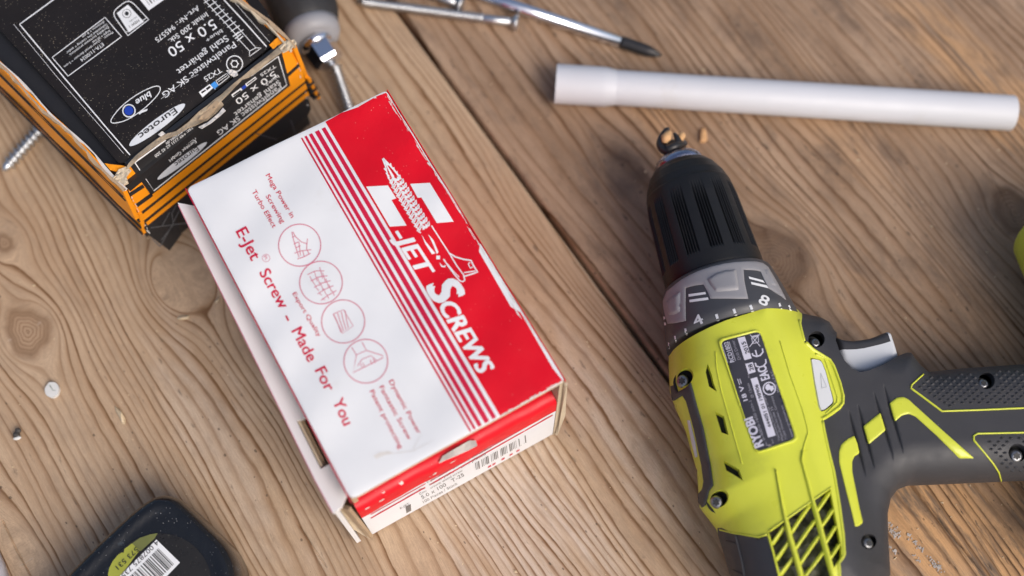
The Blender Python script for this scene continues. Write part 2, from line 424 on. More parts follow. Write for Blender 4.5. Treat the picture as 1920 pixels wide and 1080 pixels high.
table = thing('wooden_table', (0, .2, -.04), 'weathered pine boards under the boxes and tools', kind='structure')
def axis_lines(lo, hi, vis, step, coarse):
    return np.unique(np.round(np.concatenate([np.arange(lo, vis[0], coarse), np.arange(vis[0], vis[1], step), np.arange(vis[1], hi, coarse), [lo, hi]]), 3))
def plank(b0, b1, vis_a, vis_b, knots, seed, spf, m, label, cracks=(), warm=()):
    la = axis_lines(-560, 900, vis_a, 1.3, 25); lb = axis_lines(b0, b1, vis_b, .9, 12)
    e = np.array([0, .15, .35, .6, .9, 1.3, 2.0, 2.8]); lb = np.unique(np.concatenate([lb[(lb > b0+3.2) & (lb < b1-3.2)], b0+e, b1-e]))
    for pts, wd, dp in cracks:
        q = np.array([abp(*p) for p in pts]); lb = np.unique(np.concatenate([lb, np.arange(q[:, 1].min()-1.2, q[:, 1].max()+1.2, .28)]))
    A, Bq = np.meshgrid(la, lb, indexing='ij'); a, b = A.ravel(), Bq.ravel()
    psi, ph, km, kr, pt = wood_field(a, b, knots, seed, spf)
    edge = np.minimum(b-b0, b1-b); z = -1.3*np.clip(1-edge/1.5, 0, 1)**2.2
    wv = waves(8, 120, 50, seed+9); z = z+.12*wv(a, b)-.12*2
    fr = ph-np.floor(ph); z -= .10*np.exp(-((fr-.9)/.12)**2)
    for pts, wd, dp in cracks:
        q = np.array([abp(*p) for p in pts]); d = dist_poly(np.stack([a, b], 1), q, False)
        z -= dp*np.clip(1-d/wd, 0, 1)
    wmk = np.zeros_like(a)
    for (px, py, ra, rb, s) in warm:
        ka, kb = abp(px, py); wob = waves(6, 60, 14, int(px))(a, b)*.28
        wmk = np.maximum(wmk, s*np.clip(1.5-1.2*np.sqrt(((a-ka)/ra)**2+((b-kb)/rb)**2)+wob, 0, 1))
    V = A0+np.outer(a/1000, EA)+np.outer(b/1000, EB)+np.outer(z/1000, [0, 0, 1]); V[:, 2] = z/1000
    na, nb = len(la), len(lb); I = np.arange(na*nb).reshape(na, nb)
    up = np.cross(EA, EB)[2] > 0
    Fc = np.stack([I[:-1, :-1], I[1:, :-1], I[1:, 1:], I[:-1, 1:]], -1).reshape(-1, 4)
    if not up: Fc = Fc[:, ::-1]
    rim = np.concatenate([I[:, 0], I[-1, 1:], I[-2::-1, -1], I[0, -2:0:-1]])
    nV = len(V); low = V[rim].copy(); low[:, 2] = -.038
    V = np.concatenate([V, low]); r = len(rim)
    side = [[rim[i], rim[(i+1) % r], nV+(i+1) % r, nV+i] for i in range(r)]
    if up: side = [f[::-1] for f in side]
    F2 = Fc.tolist()+[list(map(int, f)) for f in side]+[[nV+i for i in (range(r) if not up else range(r-1, -1, -1))]]
    o = mesh_obj('plank', V, F2, m, table, smooth=True, label=label)
    n = len(V)
    def put(nm, arr, ty='FLOAT'):
        at_ = o.data.attributes.new(nm, ty, 'POINT'); at_.data.foreach_set('value' if ty == 'FLOAT' else 'vector', np.ascontiguousarray(arr, dtype=np.float32).ravel())
    pad = lambda x: np.concatenate([x, x[rim]])
    put('ring', pad(ph)); put('knot', pad(km)); put('knotring', pad(kr)); put('warm', pad(wmk)); put('patch', pad(pt))
    g = np.stack([pad(a), pad(psi), np.full(n, seed*3.7)], 1); put('grain', g, 'FLOAT_VECTOR')
    return o
def K(px, py, R, el, core, reach=1.0): a, b = abp(px, py); return (a, b, R, el, core, reach)
kl = [K(52, 622, 13, 1.3, 8.6, 1.8), K(345, 522, 15, 1.35, -13.2, 1.5), K(8, 455, 8, 1.5, 3.0, 1.5), K(60, 1090, 9, 3.4, 0, 1.3), K(600, 560, 9, 1.6, 0, 1.3)]
def spl(p): return 3.3 if p > -22 else 5.6 if p > -58 else 3.4 if p > -120 else 4.3
plank(-330, -1.15, (-120, 400), (-300, -1.15), kl, 31, spl, M_WOODL, None,
      cracks=[([(4, 975), (30, 1030), (60, 1085)], .5, 1.6), ([(560, 985), (610, 1060)], .5, .9)],
      warm=[(960, 960, 75, 34, .9), (1150, 800, 60, 14, .55), (430, 860, 70, 16, .4)])
kr_ = [K(1452, 488, 15, 1.35, 13, 1.5), K(1905, 398, 10, 1.4, 8.5, 1.5), K(1180, 330, 9, 2.6, 0, 1.2)]
def spr(p): return 6.2 if p < 60 else 4.6
plank(1.15, 330, (-260, 330), (1.15, 290), kr_, 52, spr, M_WOODR, None,
      cracks=[([(1690, 905), (1735, 935), (1780, 990), (1835, 1085)], .62, 3.0), ([(1842, 300), (1870, 350), (1905, 420)], .6, .5)],
      warm=[(1790, 1000, 90, 42, 1.0), (1790, 95, 70, 16, .65), (1900, 240, 50, 14, .5), (1560, 250, 60, 16, .25), (1240, 230, 40, 9, .3)])
def smear(poly, m, par, z=.00012):
    poly = np.array(poly, float); r = np.random.default_rng(int(poly[0, 0])); lo, hi = poly.min(0)-2, poly.max(0)+2; mb = MB()
    n = int((hi-lo).prod()/7)+8; P = r.uniform(lo, hi, (n, 2)); d = dist_poly(P, poly); ok = inside(P, poly) | (d < r.exponential(1.2, n))
    for i, p in enumerate(P[ok]):
        a = r.uniform(.5, 2.1); q = p+np.array([(math.cos(t)*a*r.uniform(.5, 1.4)*.8-math.sin(t)*a*.3, math.sin(t)*a*r.uniform(.6, 1.6)+math.cos(t)*a*.4) for t in np.arange(7)*.8976])
        mb.add(atz(q, z+i*2e-6), [tuple(range(6, -1, -1))] if True else [])
    V, Fc = mb.data(); mesh_obj('paint_smear', V, Fc, m, par, kind='stuff')
rz0 = np.array([0, 0, 1.]); M_SMEAR = mat('dried_white_smear', (.46, .42, .39), .9, .25, 400)
rp = [o for o in bpy.data.objects if o.name.startswith('plank')][1]
for P in ([(1661, 978), (1668, 980), (1676, 992), (1686, 998), (1688, 1006), (1680, 1010), (1672, 1000), (1664, 990)], [(1701, 1002), (1706, 1004), (1710, 1010), (1705, 1010)], [(1713, 1014), (1720, 1020), (1730, 1030), (1733, 1036), (1726, 1032), (1717, 1022)], [(1739, 1043), (1746, 1046), (1757, 1056), (1770, 1070), (1772, 1076), (1764, 1074), (1752, 1062), (1743, 1052)], [(1712, 1040), (1716, 1042), (1724, 1052), (1729, 1056), (1722, 1054)], [(1668, 1022), (1672, 1024), (1682, 1036), (1680, 1038), (1672, 1030)]): smear(P, M_SMEAR, rp)
# ground under the table, out of sight
gs = 6; solo('ground', [(-gs, -gs, -.75), (gs, -gs, -.75), (gs, gs, -.75), (-gs, gs, -.75)], [(0, 1, 2, 3)], mat('paving', (.22, .21, .19), .9, .2, 3), None, None, kind='structure')
# ------------------------------------------------------------------ the red and white carton
RX, RY, RYAW, RL, RW, RH = -0.05922, 0.18292, 0.52071, 0.15470, 0.09676, 0.08548
ru = np.array([math.cos(RYAW), math.sin(RYAW), 0]); rv = np.array([-math.sin(RYAW), math.cos(RYAW), 0]); rz = np.array([0, 0, 1.])
def RP(u, v, z): return np.array([RX, RY, 0])+ru*u+rv*v+rz*z         # carton's own axes, metres
M_CARD = mat('coated_white_card', (.76, .76, .765), .42, .03, 40, mottle=((.60, .56, .50), .30, 26, .60), grain=.06, gscale=160)
M_KRAFT = mat('brown_kraft_board', (.42, .30, .19), .85, .12, 90, grain=.3, gscale=1500)
M_KRAFTL = mat('pale_kraft_board', (.56, .46, .33), .85, .10, 90, grain=.3, gscale=1500)
M_RED = mat('red_print', (.68, .004, .016), .40, .05, 50, spec=.3, specks=.22, speck_col=(.85, .22, .20), sscale=800, grain=.05, gscale=220)
M_REDINK = mat('red_ink', (.58, .005, .045), .45, .04, 50)
M_PINK = mat('pale_red_ink', (.62, .19, .26), .5, .04, 50)
M_WHITEINK = mat('white_ink', (.80, .80, .80), .45, .03, 60)
M_BLACKINK = mat('black_ink', (.02, .02, .022), .5, .05, 60)
M_WORN = mat('worn_paper', (.66, .62, .58), .9, .1, 300)
rbox = thing('screw_carton', RP(0, 0, 0), 'red and white screw carton with a loose white side flap', 'box')
hl, hw, T = RL/2, RW/2, .0022
def slab(u0, u1, v0, v1, z0, z1):
    return hexa([RP(u0, v0, z0), RP(u1, v0, z0), RP(u1, v1, z0), RP(u0, v1, z0)], [RP(u0, v0, z1), RP(u1, v0, z1), RP(u1, v1, z1), RP(u0, v1, z1)])
# top panel: a thin sheet with slightly crushed, rounded corners and a small sag
def top_sheet():
    poly = rounded([(-hw, -hl), (hw, -hl), (hw, hl), (-hw, hl)], [.003, .0015, .002, .003])
    V, Tt, B = cdt(poly, (), .005, rings=(.0006, .0014, .0028))
    d = dist_poly(V, [(-hw, -hl), (hw, -hl), (hw, hl), (-hw, hl)])
    wv = waves(7, .11, .06, 4)
    z = RH+.00045*wv(V[:, 0], V[:, 1])-.00045-.0004*np.exp(-d/.0012)
    z -= .0012*np.exp(-(((V[:, 0]+hw)**2+(V[:, 1]+hl)**2)/.012**2))
    V3 = np.array([RP(a, b, c) for (a, b), c in zip(V, z)])
    Tt, B = orient(V3, Tt, B, rz)
    return V3, Tt, B
V3, Tt, B = top_sheet(); Vs, Fs = shell(V3, Tt, B, -rz*T, cap=True)
rtop = mesh_obj('top_panel', Vs, Fs, [M_CARD, M_KRAFTL], rbox)
for i, p in enumerate(rtop.data.polygons):
    p.use_smooth = i < len(Tt)
    if i >= len(Tt): p.material_index = 1
red_bvh = BVHTree.FromPolygons([Vector(v) for v in V3], [list(t) for t in Tt]); RT = bvh_map(red_bvh)
mesh_obj('side_panel', *slab(hw-T, hw, -hl, hl, .0005, RH-T-.0003), M_KRAFTL, rbox, label='right side wall of the sleeve, tan inside')
mesh_obj('side_panel', *slab(-hw, -hw+T, -hl+.004, hl, .0005, RH-T-.0003), M_KRAFT, rbox)
mesh_obj('back_panel', *slab(-hw+T+.0003, hw-T-.0003, hl-T, hl, .0005, RH-T-.0003), M_CARD, rbox)
mesh_obj('bottom_panel', *slab(-hw+T+.0003, hw-T-.0003, -hl+.003, hl-T-.0003, .0005, .0025), M_KRAFT, rbox)
# red skin on the outer right wall (seen only from the side)
mesh_obj('side_print', *slab(hw+.0002, hw+.0006, -hl, hl, .001, RH-.001), M_RED, rbox)
mesh_obj('side_print', *slab(-hw-.0006, -hw-.0002, -hl, hl, RH-.007, RH-.0008), M_REDINK, rbox)
# inner tray pushed into the sleeve
B0, B1 = at(698, 1002, 0.001), at(1036, 814, .001)
fd = (B1-B0)/np.linalg.norm(B1-B0); fn = np.array([fd[1], -fd[0], 0]); fn = fn if fn[1] < 0 else -fn
FM0 = plane_map(B0, fn)
zt = float(FM0([(1043, 751)])[0][2]); zt = min(zt, RH-.006)
fw = np.linalg.norm(B1-B0)
def FP(s, z, out=0.0): return B0+fd*s+fn*out+rz*(z-.001)
tp = [(-.0005, .001), (-.0005, zt-.004)]
prof = [(0, .001), (0, zt-.0045), (-.0006, zt-.0022), (-.0020, zt-.0006), (-.0045, zt), (-.020, zt+.0006), (-.020, zt-.0015), (-.0045, zt-.0022), (-.0022, zt-.0045), (-.0022, .001)]
def sweep(prof, s0, s1, n=14, wob=.0):
    V = []; m = len(prof)
    for i in range(n+1):
        s = s0+(s1-s0)*i/n; b = wob*math.sin(i*1.9)*.5+wob*math.sin(i*.7+1)
        V += [FP(s, z, o+b*(z/.08)) for o, z in prof]
    Fc = [[i*m+j, i*m+(j+1) % m, (i+1)*m+(j+1) % m, (i+1)*m+j] for i in range(n) for j in range(m)]
    Fc += [list(range(m))[::-1], [n*m+j for j in range(m)]]
    return np.array(V), Fc
tv, tf = sweep(prof, 0, fw, 20, .0004)
M_CARDB = mat('bright_white_card', (.78, .80, .84), .45, .03, 40)
tray = mesh_obj('tray_front', tv, tf, M_CARDB, rbox)
tb = BVHTree.FromPolygons([Vector(v) for v in tv], tf); TM = bvh_map(tb)
for s_, nm in ((.0012, 'tray_side'), (fw-.0012, 'tray_side')):
    mesh_obj(nm, *hexa([FP(s_-.001, .001, -.003), FP(s_+.001, .001, -.003), FP(s_+.001, .001, -.13), FP(s_-.001, .001, -.13)],
                       [FP(s_-.001, zt-.006, -.003), FP(s_+.001, zt-.006, -.003), FP(s_+.001, zt-.006, -.13), FP(s_-.001, zt-.006, -.13)]), M_KRAFT, rbox)
# red printed band wrapped over the tray's top fold
k = Ink(TM, .00012)
k.fill([(664, 958), (1043, 752), (1041, 767), (860, 868), (672, 969)], sp=9)
band = [(0.00012, zt-.016), (.00012, zt-.0045), (-.0006+.0001, zt-.0021), (-.0019, zt-.0004), (-.0045, zt+.00014), (-.018, zt+.0007)]
bv = []; bf = []
for i in range(21):
    s = fw*i/20; b = .0004*math.sin(i*1.9)*.5+.0004*math.sin(i*.7+1); bv += [FP(s, z, o+b*(z/.08)) for o, z in band]
bf = [[i*6+j, (i+1)*6+j, (i+1)*6+j+1, i*6+j+1] for i in range(20) for j in range(5)]
mesh_obj('red_band', bv, bf, M_RED, tray, smooth=True)
ink = Ink(TM, .0001)
for y0, y1, ww in ((974, 772, 1.6), (981, 778, 2.2)): ink.line([(678, y0), (1036, y1)], ww, sp=20)
ink.build('printed_stripes', M_REDINK, tray)
# scuffs where the red has rubbed off
ink = Ink(TM, .00022); r = random.Random(5)
for i in range(4):
    t = r.uniform(.05, .6); x = 668+(1040-668)*t; y = 952+(748-952)*t+r.uniform(11, 18)
    a = r.uniform(3, 13); b = r.uniform(.4, 1.1); c = [(x+math.cos(q)*a*r.uniform(.6, 1.2)+math.sin(q)*b*.3, y-math.cos(q)*a*.55+math.sin(q)*b*r.uniform(.6, 1.3)) for q in np.arange(9)*.698]
    ink.fill(c)
for x, y, a in ((718, 922, 3.5), (752, 905, 4.5)): ink.fill(ellipse((x, y), a, 9, a*.8))
ink.build('scuff_marks', M_WORN, tray)
# printing on the tray front
ink = Ink(TM, .0001)
def front_line(st, x0, x1, dy, cap, bold=0): 
    f = lambda x: 1004-(x-698)*.556
    x1 = x0+(x1-x0)*.86; ink.text(st, (x0, f(x0)+dy), (x1, f(x1)+dy), cap*.82, bold*.5)
front_line('100 Pieces / Stück', 793, 868, -10, 6); front_line('5.0 x 100   T-25', 790, 882, -20, 8, .02)
front_line('Countersunk wood screw', 786, 880, -29, 5); front_line('Pan head, yellow zinc plated', 786, 930, -36, 5); front_line('E-Jet screw partially threaded', 800, 940, -43, 4); front_line('www.e-jet-screws.com', 905, 970, -47, 3.5)
front_line('E-JET', 750, 770, -22, 4)
for i in range(34):
    x = 893+i*2.9; ww = (1.0, 1.9, .8, 1.4, 2.2)[(i*7) % 5]
    y = 1004-(x-698)*.556
    if i % 6 != 3: ink.line([(x, y-14-(i % 3 == 0)), (x-1.6, y-28)], ww)
ink.fill([(760, 950), (770, 945), (771, 957), (762, 962)])
ink.build('printed_text', mat('faded_black_ink', (.16, .155, .155), .5), tray)
ink = Ink(TM, .0001)
for x in (915, 923, 940, 955, 968): ink.fill([(x, 1004-(x-698)*.556-9), (x+6, 1004-(x+6-698)*.556-9), (x+6, 1004-(x+6-698)*.556-6), (x, 1004-(x-698)*.556-6)])
ink.build('printed_mark', M_REDINK, tray)
# bent corner boards sticking out of the open end
def board(P, z0s, th, name, m, par=rbox):
    A = np.array([at(x, y, z) for (x, y), z in zip(P, z0s)])
    n = np.cross(A[1]-A[0], A[2]-A[0]); n /= np.linalg.norm(n)
    b = A-n*th; return mesh_obj(name, np.concatenate([A, b]), [tuple(range(len(A))), tuple(range(2*len(A)-1, len(A)-1, -1))]+[(i, len(A)+i, len(A)+(i+1) % len(A), (i+1) % len(A)) for i in range(len(A))], m, par)
board([(640, 944), (657, 950), (700, 1004), (692, 1003)], [.066, .070, .004, .004], .0015, 'corner_flap', M_KRAFT)
board([(634, 948), (645, 946), (694, 1006), (684, 1000), (660, 985)], [.060, .064, .003, .006, .025], .0012, 'corner_flap', M_KRAFTL)
board([(1060, 716), (1064, 718), (1060, 780), (1047, 812), (1043, 812), (1052, 776)], [.083, .083, .03, .002, .002, .03], .0012, 'corner_flap', M_KRAFTL)
# outer flap standing off the left wall, with its slot
FLz = .0775
fl_o = [(333, 380), (390, 497), (452, 620), (520, 756), (590, 898), (624, 962)]
fl_i = [(662, 936), (652, 915), (368, 372), (358, 378)]
fpoly = np.array(fl_o+[(640, 950), (650, 926)]+[(610, 850), (365, 386)])
slot = [(556, 789), (577, 781), (621, 868), (601, 879)]
V, Tt, B = cdt(fpoly, [slot], 14)
def flapz(P):
    d = dist_poly(P, fl_o, False); return FLz-.00011*np.minimum(d, 60)
zz = flapz(V); V3 = np.array([at(x, y, z) for (x, y), z in zip(V, zz)]); Tt, B = orient(V3, Tt, B, rz)
Vs, Fs = shell(V3, Tt, B, -rz*.0028, cap=True)
flap = mesh_obj('side_flap', Vs, Fs, M_CARD, rbox)
mesh_obj('flap_wall', *(lambda a, b: hexa([a-rz*(FLz-.001), b-rz*(FLz-.001), b-rz*(FLz-.001)+ru*.002, a-rz*(FLz-.001)+ru*.002], [a-rz*.0031, b-rz*.0031, b-rz*.0031+ru*.002, a-rz*.0031+ru*.002]))(at(336, 386, FLz)+ru*.0004, at(624, 960, FLz)+ru*.0004), M_CARD, rbox)
for kx, (t0, t1, zz_, m_) in enumerate(((.06, .30, .0040, M_KRAFTL), (.34, .60, .0075, M_KRAFT), (.80, .96, .0045, M_KRAFTL))):
    q = lambda t, e: (np.array(slot[0])*(1-t)+np.array(slot[1])*t)*(1-e)+(np.array(slot[3])*(1-t)+np.array(slot[2])*t)*e
    c = [at(*q(t0, .01), FLz-zz_), at(*q(t1, .01), FLz-zz_), at(*q(t1, .99), FLz-zz_), at(*q(t0, .99), FLz-zz_)]
    mesh_obj('corrugated_edge', *hexa([p-rz*.02 for p in c], c), m_, flap)
ink = Ink(lambda P, l: np.array([at(x, y, z) for (x, y), z in zip(P, flapz(np.asarray(P, float)))])+rz*.0001)
ink.line([(334, 384), (390, 499), (452, 622), (520, 758), (590, 900), (623, 961)], 1.6, sp=20); ink.build('red_edge', M_PINK, flap)
# ---- top print
r0, r1 = np.array([553., 240.]), np.array([604., 217.]); q0, q1 = np.array([882., 812.]), np.array([938., 781.])
ink = Ink(RT, .00014)
TLr, TRr, BRr = (604, 220), (720, 170), (1059, 711)
ink.fill([(604, 218.5), (660, 192), (700, 174), (719, 170.5), (724, 174), (800, 297), (900, 456), (1000, 614), (1058, 708), (1055, 714), (1000, 744.5), (938, 780)], sp=12)
ink.build('red_field', M_RED, rtop)
ink = Ink(RT, .00014)
for a, b in ((.0, .055), (.13, .21), (.29, .41), (.51, .66), (.76, .89)):
    g = lambda t, o: (r0+(r1-r0)*t)*(1-o)+(q0+(q1-q0)*t)*o
    ink.fill([g(a, .004), g(b, .004), g(b, .996), g(a, .996)], sp=20)
ink.build('printed_stripes', M_REDINK, rtop)
LG = lambda P: [(670+x/5.4, 280+y/5.4) for x, y in P]
ink = Ink(RT, .00028, 8)
ink.fill(LG([(90, 380), (310, 368), (395, 500), (345, 515), (500, 775), (330, 786)]))
ink.fill(LG([(535, 353), (735, 342), (975, 735), (805, 748), (650, 490), (612, 494)]))
# drawn screw
ax0, ax1 = np.array([258., 95.]), np.array([672., 790.]); ad = (ax1-ax0)/np.linalg.norm(ax1-ax0); an = np.array([-ad[1], ad[0]])
def sc(t, s): return tuple(ax0+(ax1-ax0)*t+an*s)
ink.line(LG([sc(0, -3), sc(.10, -22), sc(.2, -40), sc(.34, -52)]), 3.0); ink.line(LG([sc(0, 3), sc(.12, 20), sc(.22, 48), sc(.38, 58)]), 2.4)
ink.fill(LG([sc(0, 0), sc(.12, -28), sc(.10, 8)])); ink.fill(LG([sc(.02, 0), sc(.26, -8), sc(.33, 12), sc(.3, 22)]))
for i in range(15):
    t = .12+i*.0625; h = min(1, .35+t*1.6); wl = 74*h
    if t > .26:
        ink.line(LG([sc(t, wl), sc(t-.035, 15), sc(t+.012, -18), sc(t-.02, -wl)]), 2.3)
        ink.line(LG([sc(t+.02, wl*.8), sc(t-.012, 20), sc(t+.03, -20), sc(t+.012, -wl*.8)]), 2.3)
        ink.fill(LG([sc(t-.01, 6), sc(t+.03, 26), sc(t+.034, -6)])); ink.fill(LG([sc(t-.025, -30), sc(t+.025, -14), sc(t+.02, -48)]))
    ink.line(LG([sc(t-.005, -wl*.62), sc(t-.018, -wl*1.05), sc(t+.03, -wl*.72)]), 2.4)
    ink.line(LG([sc(t+.005, wl*.62), sc(t-.002, wl*1.05), sc(t+.05, wl*.72)]), 2.2)
# jet outline
JG = lambda P: [(700+x/3.6, 420+y/3.6) for x, y in P]
ink.line(JG([(392, 12), (455, 110), (512, 198), (565, 285), (612, 348)]), 2.2)
ink.line(JG([(512, 198), (555, 224), (610, 240), (660, 248), (676, 282), (704, 326), (655, 342), (612, 356)]), 2.6)
ink.line(JG([(655, 262), (640, 270), (655, 300), (672, 290)]), 1.8); ink.line(JG([(612, 330), (650, 325), (690, 318)]), 2.0)
ink.line(JG([(474, 238), (505, 285), (550, 345), (585, 385), (604, 392), (618, 380), (610, 350)]), 2.4); ink.line(JG([(500, 270), (545, 325), (580, 360)]), 1.6)
ink.fill(JG([(325, 70), (352, 118), (390, 165), (420, 200), (395, 205), (350, 135)])); ink.fill(JG([(370, 70), (405, 110), (440, 190), (428, 205), (408, 150)]))
ink.fill(JG([(425, 215), (450, 215), (450, 240), (425, 240)])); ink.fill(JG([(445, 262), (470, 285), (490, 280), (485, 295), (460, 292)]))
ink.text('-JET', (748, 430), (804, 517), 31, .045, .25); ink.text('S', (823, 522), (850, 566), 60, .05, .25); ink.text('CREWS', (836, 566), (915, 698), 33, .045, .25)
ink.build('logo', M_WHITEINK, rtop)
ink = Ink(RT, .00014)
for st, a, b, cap, bo in (('Mega Power in', (502, 327), (550, 407), 9.5, .008), ('Screwing', (502, 366), (532, 417), 9.5, .008), ('Turbo Effect', (476, 357), (516, 426), 9.5, .008),
        ('Export Quality', (552, 549), (600, 630), 8.5, .004), ('Dynamic Power', (733, 713), (787, 812), 9.5, .004), ('Fantastic Screw', (715, 724), (769, 823), 9.5, .004), ('Patent protecting', (697, 732), (753, 840), 9.5, .004),
        ('E-Jet', (452, 429), (482, 485), 23, .022), ('Screw', (495, 506), (535, 576), 22, .018), ('-', (540, 590), (545, 600), 22, .02), ('Made', (556, 616), (588, 675), 22, .018), ('For', (600, 690), (621, 731), 22, .018), ('You', (633, 748), (655, 795), 22, .018)):
    ink.text(st, a, b, cap, bo)
ink.build('printed_text', M_REDINK, rtop)
ink = Ink(RT, .00014)
ink.text('R', (497, 480), (501, 487), 6); ink.line(ellipse((499, 484), 7, 18), .9, closed=True)
for (c, rr) in (((562, 460), 39.5), ((602, 530), 40), ((643.5, 603), 40.5), ((686, 677.5), 41)): ink.line(ellipse(c, rr, 48), 1.9, closed=True)
C4 = lambda P: [(420+x/3.483, 310+y/3.483) for x, y in P]; C5 = lambda P: [(540+x/3.6, 560+y/3.6) for x, y in P]
for P in ([(443, 435), (455, 490), (470, 540), (490, 600)], [(450, 435), (470, 470), (505, 500), (545, 515)], [(545, 480), (540, 545), (555, 580)], [(455, 515), (490, 500)], [(468, 540), (500, 525)], [(460, 575), (500, 560), (570, 552)], [(480, 612), (520, 600), (565, 575)], [(490, 505), (500, 590)], [(515, 560), (525, 600)], [(445, 470), (465, 462)]):
    ink.line(C4(P), 1.5)
for i in range(5):
    ink.line(C4([(545+i*22, 715+i*42), (600+i*20, 690+i*40), (655+i*20, 690+i*32)]), 1.4); ink.line(C4([(560+i*20, 725+i*36), (580+i*20, 760+i*30)]), 1.3); ink.line(C4([(625+i*20, 665+i*38), (645+i*19, 740+i*28)]), 1.3); ink.line(C4([(590+i*20, 690+i*38), (610+i*19, 760+i*28)]), 1.2)
for i in range(4): ink.line(C5([(308+i*26, 105-i*8), (330+i*22, 150), (360+i*16, 230-i*10)]), 1.4)
ink.line(C5([(305, 105), (375, 75), (440, 185), (370, 235), (305, 105)]), 1.3)
ink.line(C5([(430, 330), (462, 380), (440, 500), (640, 400), (640, 385), (530, 350), (500, 295)]), 1.5); ink.line(C5([(462, 380), (530, 350)]), 1.2); ink.line(C5([(470, 455), (500, 410), (560, 385), (600, 420)]), 1.3)
for x in (490, 505, 555, 575): ink.line(C5([(x, 440-(x-490)*.4), (x+14, 470-(x-490)*.4)]), 1.4)
ink.build('printed_icon', M_PINK, rtop)
# worn white edges and rubbed corners
ink = Ink(RT, .00024); r = random.Random(11)
def wear(P, n, inx, iny, amin, amax, wmax):
    P = spline(P, 40)
    for i in range(n):
        i0 = r.randrange(len(P)-4); L = r.randint(2, 9); seg = P[i0:min(i0+L, len(P))]
        if len(seg) < 2: continue
        wd = r.uniform(.4, wmax); A = seg+np.array([inx, iny])*r.uniform(amin, amax)
        Bq = A+np.array([inx, iny])*wd*np.array([r.uniform(.4, 1.3) for _ in A])[:, None]
        ink.fill(np.concatenate([A, Bq[::-1]]))
wear([(722, 172), (800, 296), (900, 455), (1000, 613), (1060, 709)], 70, -.85, .5, 0, 4.5, 2.2)
wear([(606, 219), (660, 193), (718, 170)], 26, .45, .85, 0, 7, 2.6)
wear([(1060, 713), (1000, 745), (940, 780)], 18, -.4, -.85, 0, 2, 2)
ink.fill([(948, 540), (953, 538), (962, 548), (975, 568), (984, 588), (980, 600), (970, 590), (958, 566)]); ink.fill([(664, 196), (682, 186), (690, 188), (676, 197), (668, 200)])
ink.fill([(1050, 712), (1060, 707), (1062, 713), (1054, 718)]); tag(ink.build('worn_edge', M_WORN, rtop), kind='stuff')
ink = Ink(RT, .00012); ink.fill([(700, 855), (712, 848), (728, 846), (740, 850), (722, 853), (706, 860)]); ink.line([(740, 850), (775, 845), (800, 832), (812, 826)], 1.4, .4); ink.line([(775, 842), (785, 822), (792, 815)], 1.0, .3)
ink.build('scuff_mark', M_WORN, rtop)
# torn paper lip at the front edge
A = [(823, 868), (830, 855), (850, 843), (880, 826), (892, 826), (895, 835), (880, 843), (860, 852), (836, 862)]
V, Tt, B = cdt(A, (), 8); z = zt+.0012+.0005*np.sin(V[:, 0]*.12); V3 = np.array([at(x, y, q) for (x, y), q in zip(V, z)]); Tt, B = orient(V3, Tt, B, rz)
mesh_obj('torn_paper', *shell(V3, Tt, B, -rz*.0008, cap=True), M_WORN, rbox)
# ------------------------------------------------------------------ the black and orange screw box
EH = .073
M_BLKCARD = mat('black_coated_card', (.017, .0140, .0135), .42, .10, 60, spec=.20, specks=.55, speck_col=(.42, .36, .27), sscale=950, grain=.05, gscale=140)
M_BLKCARD2 = mat('black_card_side', (.020, .019, .020), .38, .10, 60, specks=.06, speck_col=(.40, .38, .34), sscale=950)
M_ORANGE = mat('orange_print', (.95, .32, .004), .42, .05, 60, mottle=((.7, .35, .1), .25, 60, .62))
M_GREYINK = mat('grey_ink', (.11, .11, .115), .5, .05, 60); M_SILVER = mat('silver_ink', (.62, .64, .67), .40, .08, 30); M_BLUE = mat('blue_ink', (.02, .06, .42), .4, .05, 60); M_LBLUE = mat('light_blue_ink', (.05, .28, .72), .4, .05, 60)
EFL, EFR = at(237, 350, EH), at(549, 92, EH)          # upright corners; the front wall itself leans back a little
FTL, FTR = at(240, 311, EH), at(531, 85, EH)
eu = (EFR-EFL)/np.linalg.norm(EFR-EFL); en = np.array([-eu[1], eu[0], 0]); EW = np.linalg.norm(EFR-EFL); ED = .150
ebox = thing('screw_box', (EFL+EFR)/2*[1, 1, 0]+en*ED/2, 'battered black and orange screw box with torn cardboard along its top front edge', 'box')
def EP(u, v, z): return EFL*[1, 1, 0]+eu*u+en*v+rz*z
def eslab(u0, u1, v0, v1, z0, z1): return hexa([EP(u0, v0, z0), EP(u1, v0, z0), EP(u1, v1, z0), EP(u0, v1, z0)], [EP(u0, v0, z1), EP(u1, v0, z1), EP(u1, v1, z1), EP(u0, v1, z1)])
# black base
mesh_obj('base_tray', *eslab(.0015, EW-.0012, .0035, ED, 0, .022), M_BLKCARD2, ebox)
# front wall, bulging a little outwards towards its foot
FL2 = at(277, 442, .026)
FWn = np.cross(FTR-FTL, FL2-FTL); EFM = plane_map(FTL, FWn)
fpx = [(237, 350), (549, 92), (555, 86), (583, 206), (579, 216), (277, 442), (270, 432), (250, 391)]
fpx = [(234, 340), (240, 311), (531, 85), (545, 80), (555, 88), (583, 204), (578, 215), (330, 404), (340, 440), (318, 470), (279, 441), (270, 428), (252, 390)]
V, Tt, B = cdt(fpx, (), 14); V3 = EFM(V); Tt, B = orient(V3, Tt, B, CO-V3.mean(0)); FWu = FWn/np.linalg.norm(FWn); FWu = FWu if FWu @ (CO-EFL) > 0 else -FWu
efront = mesh_obj('front_panel', *shell(V3, Tt, B, -FWu*.0025, cap=True), M_BLKCARD2, ebox)
